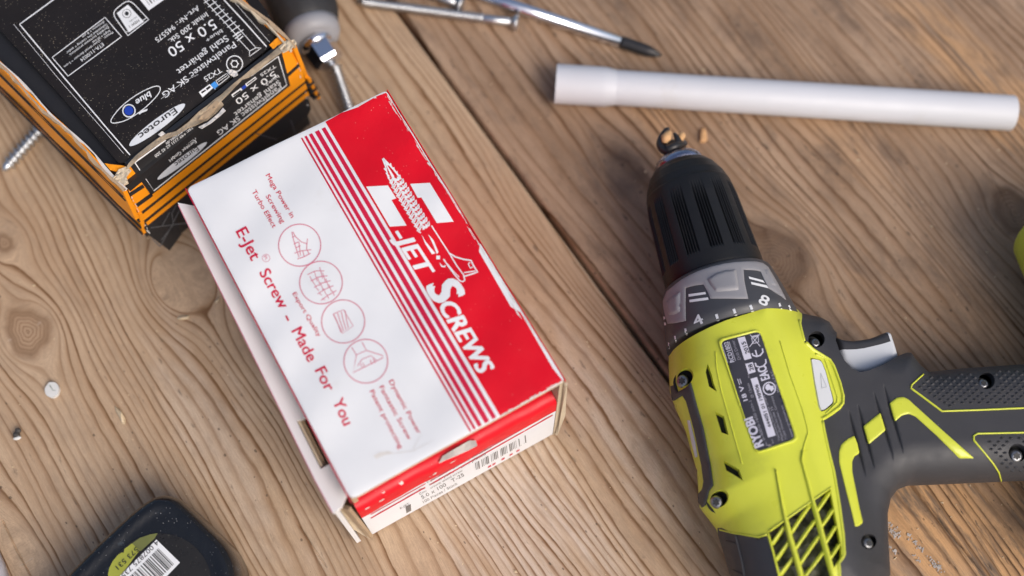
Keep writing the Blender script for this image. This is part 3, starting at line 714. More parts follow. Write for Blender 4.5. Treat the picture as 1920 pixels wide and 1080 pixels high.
# side walls (double layered), rim boards and sunk lid
mesh_obj('back_panel', *eslab(.001, EW-.001, ED-.0025, ED, .001, EH-.002), M_BLKCARD2, ebox)
def wallL(u_top, u_bot, z1, z0, th, name, m, v0=0.0, v1=ED, wobz=0.0, seed=3):
    n = 24; r = random.Random(seed); V = []
    for i in range(n+1):
        v = v0+(v1-v0)*i/n; dz = wobz*r.uniform(-1, 1); b = .0005*math.sin(i*.8+seed)
        V += [EP(u_top+b, v, z1+dz*.2), EP(u_bot+b, v, z0+dz), EP(u_bot+th+b, v, z0+dz), EP(u_top+th+b, v, z1+dz*.2)]
    Fc = [[i*4+j, i*4+(j+1) % 4, (i+1)*4+(j+1) % 4, (i+1)*4+j] for i in range(n) for j in range(4)]+[[3, 2, 1, 0], [n*4, n*4+1, n*4+2, n*4+3]]
    return mesh_obj(name, V, Fc, m, ebox)
sideL = wallL(-.0022, -.0050, EH-.0005, .0435, .0020, 'side_panel', [M_ORANGE], .001, ED, .0004)
sideL2 = wallL(-.0020, -.0056, .0440, .0275, .0020, 'side_panel', [M_ORANGE], .0015, ED, .0006, 5)
sideL3 = wallL(-.0046, -.0050, .0272, .0225, .0018, 'side_panel', [M_BLKCARD2], .002, ED, .0010, 6)
wallL(EW+.0002, EW+.0018, EH-.0005, .0415, .0020, 'side_panel', [M_ORANGE], .001, ED, .0004, 8)
wallL(EW+.0022, EW+.0045, .0440, .0215, .0018, 'side_panel', [M_ORANGE], -.0006, ED*.6, .0006, 9)
# kraft rim along both sides, showing the cut board edge
def rim(u0, u1, z, name, m, seed, v0=.0, v1=ED, amp=.0006, dz=.0):
    n = 40; r = random.Random(seed); V = []
    for i in range(n+1):
        v = v0+(v1-v0)*i/n; a = amp*r.uniform(-1, 1); b = amp*math.sin(i*.5+seed)
        V += [EP(u0+a+b, v, z-.002), EP(u1+b, v, z-.002), EP(u1+b-.0002, v, z+a*.4+dz*math.sin(i*.9)), EP(u0+a+b, v, z+a*.4)]
    Fc = [[i*4+j, (i+1)*4+j, (i+1)*4+(j+1) % 4, i*4+(j+1) % 4] for i in range(n) for j in range(4)]+[[0, 1, 2, 3], [n*4+3, n*4+2, n*4+1, n*4]]
    return mesh_obj(name, V, Fc, m, ebox)
rim(-.0022, -.0009, EH+.0004, 'board_edge', M_KRAFT, 3); rim(-.0008, .0004, EH-.0002, 'board_edge', M_WORN, 4)
rim(EW-.0012, EW+.0004, EH+.0008, 'board_edge', M_KRAFTL, 5, amp=.0008); rim(EW+.0006, EW+.0022, EH+.0012, 'board_edge', M_KRAFT, 6, amp=.0009)
LZ = EH-.0012
lid_px = [(214, 303), (6, 88), (-40, 40), (180, -120), (470, -60), (516, 66), (520, 76), (440, 140), (380, 188), (330, 226), (290, 262), (236, 304), (228, 308)]
lid_px = [(222, 305), (110, 175), (-6, 50), (-70, -22), (180, -170), (440, -60), (500, 20), (527, 72), (516, 80), (440, 141), (380, 190), (330, 228), (290, 262), (237, 305)]
EV = waves(6, .09, .05, 14)
def lidz(P):
    e = np.minimum(dist_poly(P, [(237, 305), (380, 190), (527, 72)], False), 40)/40
    return LZ-.0022*(1-e)**2+.0003*EV(np.asarray(P)[:, 0]/4500, np.asarray(P)[:, 1]/4500)
def LM(P, lift=0.0):
    P = np.asarray(P, float); z = lidz(P); return np.array([at(x, y, q) for (x, y), q in zip(P, z)])+rz*lift
V, Tt, B = cdt(lid_px, (), 12); V3 = LM(V); Tt, B = orient(V3, Tt, B, rz); Vs, Fs = shell(V3, Tt, B, -rz*.0016, cap=True)
elid = mesh_obj('lid_panel', Vs, Fs, M_BLKCARD, ebox)
for i, p in enumerate(elid.data.polygons): p.use_smooth = i < len(Tt)
mesh_obj('inner_board', *eslab(.001, EW-.001, .004, ED-.003, EH-.012, EH-.0068), M_BLKCARD2, ebox)
# torn kraft strip along the front edge
def torn(P, zs, name, m, th=.0009, sp=6, jit=.0005, seed=1, par=None):
    V, Tt, B = cdt(P, (), sp); r = np.random.default_rng(seed)
    z = zs(V) if callable(zs) else np.full(len(V), zs); z = z+r.normal(0, jit, len(V))
    V3 = np.array([at(x, y, q) for (x, y), q in zip(V, z)]); Tt, B = orient(V3, Tt, B, rz)
    return mesh_obj(name, *shell(V3, Tt, B, -rz*th, cap=True), m, par or ebox)
M_TORN = mat('torn_kraft_board', (.37, .29, .20), .9, .22, 260, grain=.6, gscale=900, mottle=((.24, .17, .11), .6, 150, .52))
torn([(232, 324), (241, 306), (254, 292), (276, 274), (298, 258), (314, 250), (330, 246), (344, 236), (354, 228), (374, 208), (388, 198), (402, 186), (414, 178), (426, 167), (442, 153), (454, 144), (477, 124), (500, 107), (521, 89), (530, 83), (536, 89), (528, 97), (505, 113), (486, 130), (466, 144), (454, 148), (440, 162), (426, 177), (414, 189), (419, 195), (404, 212), (388, 224), (366, 234), (350, 240), (330, 252), (312, 259), (288, 274), (262, 293), (248, 307)], lambda V: EH+.0008+.0009*np.sin(V[:, 0]*.11+V[:, 1]*.05)*np.sin(V[:, 1]*.16), 'torn_board', M_TORN, .0008, 5, .00008, 2)
torn([(372, 224), (386, 205), (402, 190), (412, 186), (410, 196), (400, 210), (388, 221)], EH+.0014, 'torn_board', M_KRAFT, .0006, 5, .0002, 7)
torn([(372, 238), (390, 229), (410, 212), (418, 202), (423, 207), (412, 217), (396, 230), (378, 241)], EH+.0024, 'torn_paper', M_WORN, .0005, 5, .0003, 3)
torn([(296, 252), (304, 246), (310, 250), (302, 256)], EH+.001, 'torn_paper', M_WORN, .0005, 4, .0003, 4)
torn([(424, 132), (434, 130), (444, 134), (446, 140), (438, 144), (428, 138)], EH+.0006, 'torn_paper', M_WORN, .0005, 4, .0003, 5)
torn([(212, 334), (222, 318), (236, 312), (245, 318), (236, 330), (240, 342), (232, 346), (222, 340)], EH+.0003, 'torn_board', M_KRAFTL, .0012, 4, .0003, 6)
torn([(522, 88), (536, 76), (552, 74), (556, 80), (546, 90), (530, 98)], EH+.0012, 'torn_board', M_KRAFTL, .001, 5, .0003, 8)
torn([(505, 84), (520, 70), (528, 62), (534, 72), (530, 80), (512, 92)], EH-.0003, 'orange_tab', M_ORANGE, .0008, 5, .0001, 9)
torn([(196, 306), (208, 308), (228, 310), (236, 312), (222, 322), (206, 318)], EH-.0006, 'orange_tab', M_ORANGE, .0008, 5, .0001, 10)
# ---- front wall print
def FI(l=.0001): return Ink(EFM, l)
k = FI()
k.fill([(240, 354), (252, 346), (283, 366), (258, 384), (252, 388)] and [(235, 340), (241, 312), (251, 303), (288, 357), (279, 364), (543, 161), (526, 99), (532, 88), (545, 82), (555, 90), (572, 152), (261, 400), (252, 390)])
k.fill([(264, 404), (573, 156), (576, 166), (270, 413)]); k.fill([(273, 417), (577, 171), (580, 178), (277, 422)])
k.build('orange_stripe', M_ORANGE, efront)
k = FI(.0002)
k.fill([(243, 310), (251, 303), (526, 90), (544, 160), (283, 366)]); k.fill([(236, 365), (267, 345), (271, 351), (240, 371)]); k.fill([(254, 382), (283, 361), (287, 367), (258, 388)]); k.fill([(538, 138), (560, 118), (562, 124), (540, 144)])
k.build('black_field', M_BLKCARD2, efront)
k = FI(.00028)
k.line([(252, 304), (288, 357), (537, 159), (521, 105)], 2.0); k.line([(252, 304), (310, 262)], 2.6); k.line([(520, 106), (470, 142)], 1.4)
k.text('TX25', (516, 123), (488, 141), 6, .005); k.text('5.0 x 50', (516, 137), (443, 192), 12, .005); k.text('blue+', (522, 142), (498, 160), 6); k.text('Stahl gehärtet', (524, 153), (440, 215), 9, .004); k.text('Paneltwistec SK AG', (527, 162), (408, 250), 9.5, .004)
for i, st in enumerate(('Eurotec GmbH', 'Unter dem Hofe 5', 'D-58099 Hagen', 'Tel: +49 2331 62 45 0', 'Fax: +49 2331 62 45 200', 'www.eurotec.de')):
    a = np.array([367, 264])-np.array([1.6, 6.0])*i; L = (62, 66, 66, 82, 88, 60)[i]; k.text(st, a, a+np.array([-.80, .60])*L, 6, .003)
k.fill([(433, 177), (451, 164), (454, 168), (436, 182)], [[(436, 178), (450, 168), (451.5, 170), (437.5, 180)]])
k.fill([(459, 157), (478, 143), (481, 147), (462, 162)], [[(462, 157), (478, 145.5), (479, 147), (463, 159)]])
k.build('printed_text', M_WHITEINK, efront)
k = FI(.0003); k.fill([(452, 163), (459, 158), (462, 162), (455, 168)]); k.build('blue_mark', M_BLUE, efront)
k = FI(.00028); k.fill(ellipse((341, 301), 58, 36, 6.8, (-.80, .60))); k.build('logo', M_SILVER, efront)
k = FI(.0004); k.text('Eurotec', (371, 277), (328, 309), 9, .02); k.build('printed_text', M_BLACKINK, efront)
k = FI(.00012)
for P in ([(336, 394), (318, 430), (300, 462)], [(300, 462), (285, 447)], [(282, 427), (303, 424), (325, 421), (350, 418)], [(303, 424), (318, 398)], [(325, 421), (322, 400), (330, 385)], [(325, 421), (302, 450)], [(545, 225), (560, 270)], [(480, 250), (520, 262)]): k.line(P, 1.7)
tag(k.build('printed_lines', M_GREYINK, ebox), kind='stuff')
k = FI(.00012); r = random.Random(4)
for i in range(18):
    t = r.random(); c = np.array([240, 356])*(1-t)+np.array([280, 442])*t+[r.uniform(0, 3), 0]; k.fill(ellipse(c, r.uniform(1, 2.6), 7, r.uniform(.6, 1.5), (.4, .9)))
for i in range(14):
    t = r.random(); c = np.array([555, 100])*(1-t)+np.array([582, 208])*t-[r.uniform(0, 3), 0]; k.fill(ellipse(c, r.uniform(1, 2.6), 7, r.uniform(.6, 1.5), (.2, .9)))
k.fill([(226, 330), (236, 334), (244, 346), (240, 352), (232, 346)])
tag(k.build('worn_edge', M_WORN, efront), kind='stuff')
# stripes on the left wall
def SLM(P, lift=0.0, u0=-.0022, u1=-.0050): return None
for z0, z1, uu in ((.0615, .0622, -.0030), (.0655, .0660, -.0028)):
    mesh_obj('printed_stripe', *eslab(uu-.0009, uu-.0004, .0015, ED-.001, z0, z1), M_BLACKINK, ebox)
for z0, z1, uu in ((.0395, .0415, -.0031), (.0340, .0358, -.0043), (.0285, .0302, -.0054)):
    mesh_obj('printed_stripe', *eslab(uu-.0012, uu-.0003, .0012, ED-.001, z0, z1), M_BLACKINK, ebox)
for z0, z1, uu in ((.0375, .0395, EW+.0050), (.0310, .0328, EW+.0058), (.0245, .0262, EW+.0064)):
    mesh_obj('printed_stripe', *eslab(uu-.0040, uu+.0002, -.0010, ED*.55, z0, z1), M_BLACKINK, ebox)
# ---- lid print
def LI(l=.00016): return Ink(LM, l, 9)
k = LI()
k.line([(140, -26), (100, 0), (37, 46), (118, 143), (200, 240), (244, 291)], 2.2, sp=15); k.line([(420, 0), (460, 43), (500, 88)], 2.2, sp=15)
k.line([(26, 46), (110, 148), (196, 246), (232, 288)], .7, sp=15); k.line([(436, 0), (506, 80)], .7, sp=15)
k.line([(197, 33), (228, 69), (128, 143), (98, 108)], 1.6, closed=True)
for st, a, b, cap, bo in (('Art.-Nr.: 945575', (373, 14), (293, 77), 10, .004), ('Inhalt 200 Stk.', (389, 27), (318, 79), 10, .004), ('5.0 x 50', (404, 44), (318, 101), 20, .004), ('blue+', (417, 58), (387, 77), 7.5, .003), ('Stahl gehärtet', (427, 71), (334, 137), 12.5, .004), ('Paneltwistec SK AG', (441, 83), (307, 180), 12.5, .004), ('TX25', (415, 131), (384, 150), 10, .004),
        ('ETA-11/0024', (194, 83), (152, 114), 7, .004), ('Outer thread diameter = 5 mm', (188, 76), (121, 126), 4.5, 0), ('Measure:', (212, 61), (196, 72), 4.5, 0), ('length = 50 mm', (207, 58), (174, 80), 4.5, 0), ('Durability (corrosion protection):', (204, 51), (131, 104), 4.5, 0), ('Galvanized zinc coating + sealer', (201, 46), (125, 100), 4.5, 0), ('thickness = 8 µm', (196, 41), (155, 70), 4.5, 0)):
    k.text(st, a, b, cap, bo)
k.line(spline([(300, 164), (296, 178), (270, 204), (238, 225), (212, 231), (210, 222), (230, 198), (260, 176), (288, 163)], 6, True), 1.6, closed=True)
k.text('blue', (284, 176), (256, 194), 12, .03, .2); k.line(ellipse((242, 208), 11.5, 24), 2.4, closed=True)
k.fill([(258, 212), (268, 207), (277, 204), (276, 208), (266, 212), (262, 215)])
k.line(ellipse((440, 120), 15, 24), 1.8, closed=True); k.line(ellipse((440, 120), 6, 12), 1.6, closed=True)
for i in range(6): k.line([(440+5.5*math.cos(i*1.047), 120+5.5*math.sin(i*1.047)), (440+8.2*math.cos(i*1.047), 120+8.2*math.sin(i*1.047))], 1.6)
for (a, b) in (((383, 0), (447, 70)), ((398, 0), (457, 64))): k.line([a, b], 1.3)
for i in range(9): c = np.array([388, 2])+np.array([7.2, 7.6])*i; k.line([c+[-5, 4], c+[11, -7]], 1.5)
for i in range(3): c = np.array([440, 64])+np.array([4, 4])*i; k.line([c+[-3, 5], c+[8, -4]], 2.0)
k.line([(444, 70), (468, 96), (468, 106), (490, 90), (480, 90), (457, 64)], 1.2); k.line([(468, 96), (480, 90)], 1.2)
k.fill([(373, 173), (393, 158), (400, 165), (380, 183)], [[(377, 173), (385, 168), (387, 170), (379, 176)], [(386, 166), (393, 161), (396, 164), (388, 170)]])
k.line([(396, 158), (404, 168)], 1.5); k.line([(405, 152), (425, 138), (430, 144), (410, 160)], 1.3, closed=True); k.line([(409, 154), (426, 142)], .9)
k.line([(372, 140), (350, 150), (320, 172), (302, 186)], .6)
bl = rounded([(209, 24), (242, -2), (279, 37), (240, 67)], [14, 14, 0, 0]); k.line(bl, 1.7, closed=True); k.line([(237, 61), (276, 33)], 1.2)
k.fill([(219, 25), (240, 9), (270, 41), (242, 61)]); k.fill([(262, -1), (279, 20), (330, -16), (310, -40)])
k.build('printed_text', M_WHITEINK, elid)
k = LI(.0003); k.fill(ellipse((242, 208), 8.6, 18)); k.build('blue_mark', M_BLUE, elid)
k = LI(.0003); k.fill([(395, 159), (403, 153), (410, 161), (402, 168)]); k.build('blue_mark', M_LBLUE, elid)
k = LI(.00022); k.fill(ellipse((295, 234.5), 65, 44, 10.5, (-.80, .60))); k.build('logo', M_SILVER, elid)
k = LI(.0003); k.text('Eurotec', (331, 207), (262, 258), 12, .03); k.build('logo_lettering', M_BLACKINK, elid); k = LI(.0003); k.text('HSW 1', (261, 39), (243, 51), 5, .01); k.line(ellipse((238, 26), 8, 16), .8, closed=True); k.fill(ellipse((238, 26), 4, 8)); k.text('2.8.1.NKL', (257, 32), (243, 42), 2.5)
k.build('printed_text', M_BLACKINK, elid)
k = LI(.0003)
for i in range(12):
    c = np.array([271, -3])+np.array([4.6, -3.2])*i; k.line([c, c+[10, 13]], (.8, 1.6, 1.0, 2.2)[i*7 % 4])
k.build('barcode', M_BLACKINK, elid)
# ------------------------------------------------------------------ loose screws, tools and pipe
M_STEEL = mat('zinc_plated_steel', (.62, .63, .64), .34, .10, 300, metal=1.0, grain=.2, gscale=3000)
M_CHROME = mat('chrome_steel', (.72, .74, .80), .10, .03, 60, metal=1.0)
M_BLACKOX = mat('blackened_steel', (.055, .052, .052), .35, .10, 200, metal=.6, grain=.2, gscale=2000)
M_RUBBER = mat('black_rubber', (.022, .022, .024), .62, .12, 120, grain=.35, gscale=1100)
M_GREYPL = mat('grey_plastic', (.30, .30, .32), .45, .05, 80)
M_PVC = mat('white_pvc', (.60, .605, .64), .50, .03, 30, mottle=((.52, .50, .47), .3, 45, .60))
def screw(name, hp, tp, r, head, shank, label, pitch=.0022, par=None, seg=14):
    hp, tp = np.array(hp), np.array(tp); L = np.linalg.norm(tp-hp); th = .55*r
    o = thing(name, hp*[1, 1, 0], label, 'screw', 'loose galvanised screws') if par is None else par
    ds = np.arange(shank, L-.0035, pitch/5)
    prof = [(0.0001, r*.8), (shank-.001, r*.8)] if shank > .002 else [(0.0001, r*.8)]
    prof += [(d, r*.62) for d in ds]+[(L-.002, r*.5), (L, .0001)]
    def rf(d, a, rr):
        if d < shank or d > L-.004: return rr
        ph = (d/pitch-a/6.283) % 1; return rr+th*max(0, 1-abs(ph-.5)*3.4)
    V, Fc = lathe(hp, tp, prof, seg, rfun=rf); mesh_obj('shank', V, Fc, M_STEEL, o, smooth=True)
    if head:
        V, Fc = lathe(hp, tp, [(-.0006, head*.5), (-.0004, head*.92), (.0002, head), (.0008, head*.95), (.0032, r*.9)], 20); mesh_obj('head', V, Fc, M_STEEL, o, smooth=True)
    return o
screw('screw', at(112, 200, .0032), at(5, 321, .0026), .0036, 0.0044, 0, 'galvanised screw poking out from under the left side of the black box', .0030)
screw('screw', at(969, 43, .0042), at(668, 3, .0030), .0028, .0046, .018, 'long galvanised screw with its head next to the screwdriver blade')
screw('screw', at(866, 9, .0042), at(770, -22, .003), .0028, .0044, .014, 'galvanised screw at the top edge, head touching the screwdriver blade')
# screwdriver
A, Bp = at(700, -77, .0042), at(1240, 104, .0034)
sd = thing('screwdriver', (A+Bp)/2*[1, 1, 0], 'cross tip screwdriver with a chrome blade and black tip, above the white pipe', 'screwdriver')
sv = Bp-A; sL = np.linalg.norm(sv); sa = sv/sL; J = at(1164, 78, .0038); dj = (J-A) @ sa
V, Fc = lathe(A, Bp, [(0, .0033), (dj, .0033)], 28); o = mesh_obj('blade', V, Fc, M_CHROME, sd, smooth=True)
def phil(d, a, rr):
    t = max(0, (d-(sL-.007))/.007); return rr*(1-.36*t*(.5-.5*math.cos(4*a)))
V, Fc = lathe(A, Bp, [(dj+.00005, .00325), (dj+.002, .0033), (sL-.0085, .0032), (sL-.006, .0029), (sL-.004, .0024), (sL-.002, .0017), (sL, .0007)], 32, rfun=phil); mesh_obj('tip', V, Fc, M_BLACKOX, sd, smooth=True)
V, Fc = lathe(A, Bp, [(-.10, .011), (-.098, .0135), (-.03, .0125), (-.015, .0095), (-.004, .0105), (0, .009)], 24); V[:, 2] += .008; mesh_obj('handle', V, Fc, M_RUBBER, sd, smooth=True)
# socket driver behind the box
def nd(): pass
P0, P1 = at(500, -95, .0155), at(566, 46, .0150); ax = (P1-P0)/np.linalg.norm(P1-P0)
Q = at(640, 128, .0120)
drv = thing('bit_driver', (P0+P1)/2*[1, 1, 0], 'black rubber gripped driver with a chrome hexagonal nose, behind the black box', 'driver')
pa, pb = at(545, -60, .017), at(592, 78, .0165); L = np.linalg.norm(pb-pa)
def ribs(d, a, rr): return rr*(1+.02*(math.sin(a*14) > .2)) if d < L-.014 else rr
V, Fc = lathe(pa, pb, [(-.06, .015), (-.03, .0175), (0, .0180), (L*.4, .0178), (L-.016, .0165), (L-.010, .0150), (L-.0085, .0140)], 56, rfun=ribs); mesh_obj('grip', V, Fc, M_RUBBER, drv, smooth=True)
V, Fc = lathe(pa, pb, [(L-.0090, .0120), (L-.0085, .0146), (L-.004, .0142), (L-.001, .0128), (L, .0105)], 40); mesh_obj('collar', V, Fc, M_GREYPL, drv, smooth=True)
hp0, hp1 = pb, at(626, 128, .0135); hl_ = np.linalg.norm(hp1-hp0)
V, Fc = lathe(hp0, hp1, [(-.001, .0085), (.0015, .0088), (.004, .0074)], 28); mesh_obj('ferrule', V, Fc, M_CHROME, drv, smooth=True)
V, Fc = lathe(hp0, hp1, [(.0022, .0083), (.0120, .0083), (.0138, .0074), (.0142, .005)], 6); mesh_obj('hexagonal_nose', V, Fc, M_CHROME, drv)
mesh_obj('side_strip', *hexa([at(600, 5, .018), at(606, 3, .018), at(622, 48, .017), at(615, 52, .017)], [at(600, 5, .021), at(606, 3, .021), at(622, 48, .020), at(615, 52, .020)]), M_GREYPL, drv)
screw('screw', at(628, 126, .0075), at(664, 232, .0030), .0030, 0, .0, 'galvanised screw leading from the chrome hexagonal nose to the red carton', .0024)
# white pipe
P0, P1 = at(1042, 157, .0100), at(1898, 212, .0090)
pipe = thing('pipe', (P0+P1)/2*[1, 1, 0], 'white plastic conduit pipe with a wider socket at its left end', 'pipe'); pL = np.linalg.norm(P1-P0)
js = np.linalg.norm(at(1136, 163, .01)-P0)
def tube(prof_o, prof_i, seg=48):
    V, Fc = lathe(P0, P1, prof_o+prof_i[::-1]+[prof_o[0]], seg, caps=False); return V, Fc
V, Fc = tube([(0, .0102), (js-.003, .0102), (js, .0101), (js+.005, .0091)], [(0, .0091), (js+.005, .0083)]); mesh_obj('socket', V, Fc, M_PVC, pipe, smooth=True).modifiers.new('edge', 'EDGE_SPLIT').split_angle = .7
V, Fc = tube([(js+.0048, .00905), (pL-.0004, .00905), (pL, .0088)], [(js+.0048, .0078), (pL, .0078)]); mesh_obj('tube', V, Fc, M_PVC, pipe, smooth=True).modifiers.new('edge', 'EDGE_SPLIT').split_angle = .7
# ------------------------------------------------------------------ crumbs on the table
M_CHIP = mat('fresh_wood_chip', (.62, .36, .17), .8, .15, 300); M_CHIPL = mat('pale_wood_chip', (.66, .52, .34), .8, .15, 300); M_DARKBIT = mat('dark_crumb', (.05, .045, .04), .6, .2, 300)
def chip(name, poly, h, m, label, cat, seed, group=None):
    P = np.array(poly, float); r = np.random.default_rng(seed); n = len(P); c = P.mean(0)
    b = np.array([at(x, y, .0001) for x, y in P]); t = np.array([at(x, y, h*r.uniform(.6, 1.1)) for x, y in c+(P-c)*.72]); k_ = at(*(c+r.normal(0, .6, 2)), h*1.25)
    V = np.concatenate([b, t, [k_]]); Fc = [tuple(range(n))[::-1]]+[(i, (i+1) % n, n+(i+1) % n, n+i) for i in range(n)]+[(n+i, n+(i+1) % n, 2*n) for i in range(n)]
    a = 0.5*sum(P[i][0]*P[(i+1) % n][1]-P[(i+1) % n][0]*P[i][1] for i in range(n))
    if a > 0: Fc = [f[::-1] for f in Fc]
    return solo(name, V, Fc, m, label, cat, 'loose wood chips')
chip('wood_chip', [(1314, 240), (1321, 239), (1325, 250), (1326, 263), (1320, 268), (1312, 267), (1312, 254)], .0022, M_CHIP, 'small orange wood chip between the drill nose and the white pipe', 'wood chip', 1)
chip('wood_chip', [(215, 760), (221, 766), (229, 772), (235, 785), (235, 796), (229, 795), (224, 784), (217, 771)], .0018, M_CHIPL, 'pale splintered wood chip to the right of the white hexagonal cap', 'wood chip', 2)
chip('wood_chip', [(332, 595), (340, 592), (355, 592), (354, 598), (342, 600), (333, 599)], .0012, M_CHIPL, 'tiny pale wood chip beside the flap of the red carton', 'wood chip', 3)
chip('wood_chip', [(402, 566), (408, 560), (412, 558), (411, 564), (406, 569)], .0012, M_CHIPL, 'tiny wood chip touching the left flap of the red carton', 'wood chip', 4)
hx = thing('hexagonal_cap', at(97, 731, 0), 'small white hexagonal cap lying on the boards near the dark knot', 'cap')
hp_ = [(92, 716), (105, 717), (111, 727), (108, 740), (97, 746), (86, 741), (83, 729)]
V, Tt, B = cdt(rounded(hp_, 4, 4), (), 5); M_CAP = mat('white_cap_plastic', (.68, .67, .64), .5, .05, 200)
V3 = np.array([at(x, y, .0022) for x, y in V]); Tt, B = orient(V3, Tt, B, rz); mesh_obj('cap', *shell(V3, Tt, B, -rz*.0021), M_CAP, hx)
k = Ink(plane_map((0, 0, .0022), (0, 0, 1)), .0001); k.line([(93, 722), (97, 728), (99, 732), (104, 732)], 2.2, 1.2); k.build('printed_mark', mat('grey_mark', (.25, .28, .24), .6), hx)
bt = thing('crumb', at(32, 815, 0), 'small black and white crumb on the boards at the left edge', 'crumb')
V, Fc = lathe(at(36, 803, .0015), at(30, 818, .0016), [(0, .0004), (.0008, .0014), (.002, .0011), (.0032, .0017), (.0044, .0012), (.0052, .0003)], 9); mesh_obj('dark_part', V, Fc, M_DARKBIT, bt)
V, Fc = lathe(at(25, 823, .0016), at(39, 820, .0016), [(0, .0003), (.001, .0009), (.0026, .0009), (.0036, .0003)], 8); mesh_obj('white_part', V, Fc, M_CAP, bt)
# sawdust
mb = MB(); r = np.random.default_rng(3)
for i in range(300):
    px, py = r.uniform(0, 1920), r.uniform(0, 1080); p = at(px, py, 0); s = abs(r.normal(0, .00020))+.00010; a = r.uniform(0, 6.28); l = s*r.uniform(1, 2.6)
    d = np.array([math.cos(a), math.sin(a), 0])*l; e = np.array([-math.sin(a), math.cos(a), 0])*s; mb.add([p-d, p+e, p+d, p-e, p+rz*s*1.1], [(0, 1, 4), (1, 2, 4), (2, 3, 4), (3, 0, 4)][::-1])
V, Fc = mb.data(); solo('sawdust', V, Fc, M_CHIPL, 'scattered pale sawdust grains on the boards', 'sawdust', kind='stuff')
# pale plastic at the lower left corner
M_CLEAR = mat('cloudy_plastic', (.60, .58, .60), .25, .06, 90)
V, Tt, B = cdt(spline([(-60, 985), (-12, 1020), (4, 1046), (14, 1072), (22, 1110), (20, 1180), (-60, 1200)], 6, True), (), 9, rings=(2, 5))
d = dist_poly(V, spline([(-60, 985), (-12, 1020), (4, 1046), (14, 1072), (22, 1110), (20, 1180), (-60, 1200)], 6, True)); z = .0005+.010*np.sqrt(np.clip(1-(1-np.clip(d/45, 0, 1))**2, 0, 1))
V3 = np.array([at(x, y, q) for (x, y), q in zip(V, z)]); Tt, B = orient(V3, Tt, B, rz); Vs, Fs = shell(V3, Tt, B, -rz*.0004)
solo('plastic_lid', Vs, Fs, M_CLEAR, 'cloudy pale plastic edge at the bottom left corner', 'plastic lid', smooth=True)
# ------------------------------------------------------------------ tape measure
M_NAVY = mat('glossy_navy_plastic', (.011, .012, .0145), .20, .08, 60, spec=.4, specks=.45, speck_col=(.36, .35, .34), sscale=950, coat=.15, mottle=((.06, .085, .11), .5, 75, .60))
M_LABELBLK = mat('black_label_film', (.018, .016, .014), .30, .1, 80, specks=.5, speck_col=(.36, .33, .28), sscale=950)
tm_out = spline([(100, 1120), (139, 1077), (193, 1022), (251, 968), (279, 946), (298, 935), (317, 932), (336, 936), (356, 949), (409, 1000), (430, 1022), (444, 1045), (454, 1075), (460, 1120), (470, 1250), (300, 1330), (110, 1280), (60, 1180)], 6, True)
TZ = .030
tape = thing('tape_measure', at(280, 1090, 0), 'dark glossy tape measure with a round barcode label, at the bottom edge', 'tape measure')
V, Tt, B = cdt(tm_out, (), 9, rings=(1.2, 3, 6, 9, 13)); d = dist_poly(V, tm_out)
z = .018+(TZ-.018)*np.sqrt(np.clip(1-(1-np.clip(d/22, 0, 1))**2.2, 0, 1))
z += -.0012*np.clip((d-30)/4, 0, 1)
XY = np.array([at(x, y, .018) for x, y in V]); cc = XY.mean(0)
V3 = XY.copy(); V3[:, 2] = z
# the upper face is drawn at its own height
Tt, B = orient(V3, Tt, B, rz); low = np.tile(-rz*.018, (len(V3), 1))+(XY-cc)*[.0, .0, 0]*0
Vs, Fs = shell(V3, Tt, B, -rz*.0175); tape_o = mesh_obj('case', Vs, Fs, M_NAVY, tape, smooth=True)
tb2 = BVHTree.FromPolygons([Vector(v) for v in V3], [list(t) for t in Tt]); TMM = bvh_map(tb2)
k = Ink(TMM, .0002); k.fill(ellipse((300, 1097), 97, 64), sp=10); k.build('label', M_LABELBLK, tape_o)
M_LIME = mat('yellow_green_print', (.34, .355, .05), .35, .1, 60); M_OLIVE = mat('olive_print', (.16, .17, .05), .35, .2, 60)
k = Ink(TMM, .00032); k.fill([(203, 1077), (205, 1066), (212, 1052), (222, 1040), (229, 1036), (232, 1037), (234, 1029), (248, 1019), (262, 1032), (240, 1062), (225, 1080), (210, 1110), (204, 1100)], sp=9); k.build('label_print', M_LIME, tape_o)
k = Ink(TMM, .00032); k.fill([(248, 1019), (262, 1009), (283, 1002), (296, 1000), (290, 1010), (264, 1034)], sp=9); k.build('label_print', M_OLIVE, tape_o)
k = Ink(TMM, .00045); k.fill([(294, 1012), (338, 1055), (262, 1134), (215, 1090)], sp=12); k.build('barcode_label', M_WHITEINK, tape_o)
k = Ink(TMM, .00058); k.text('4 007875 735316', (297, 1016), (212, 1100), 9, .004); k.text('573 531', (259, 1029), (220, 1066), 9.5, .006)
k.build('printed_text', M_BLACKINK, tape_o); k = Ink(TMM, .00058)
dd = np.array([-.71, .70]); uu = np.array([.70, .71]); r = random.Random(8); s = 4
while s < 112:
    wd = r.choice((.9, .9, 1.5, 2.2, 2.8)); a = np.array([300, 1026])+dd*s
    k.line([a, a+uu*42], wd, sp=12); s += wd+r.choice((1.0, 1.3, 2.2, 3.0))
k.build('barcode', M_BLACKINK, tape_o)
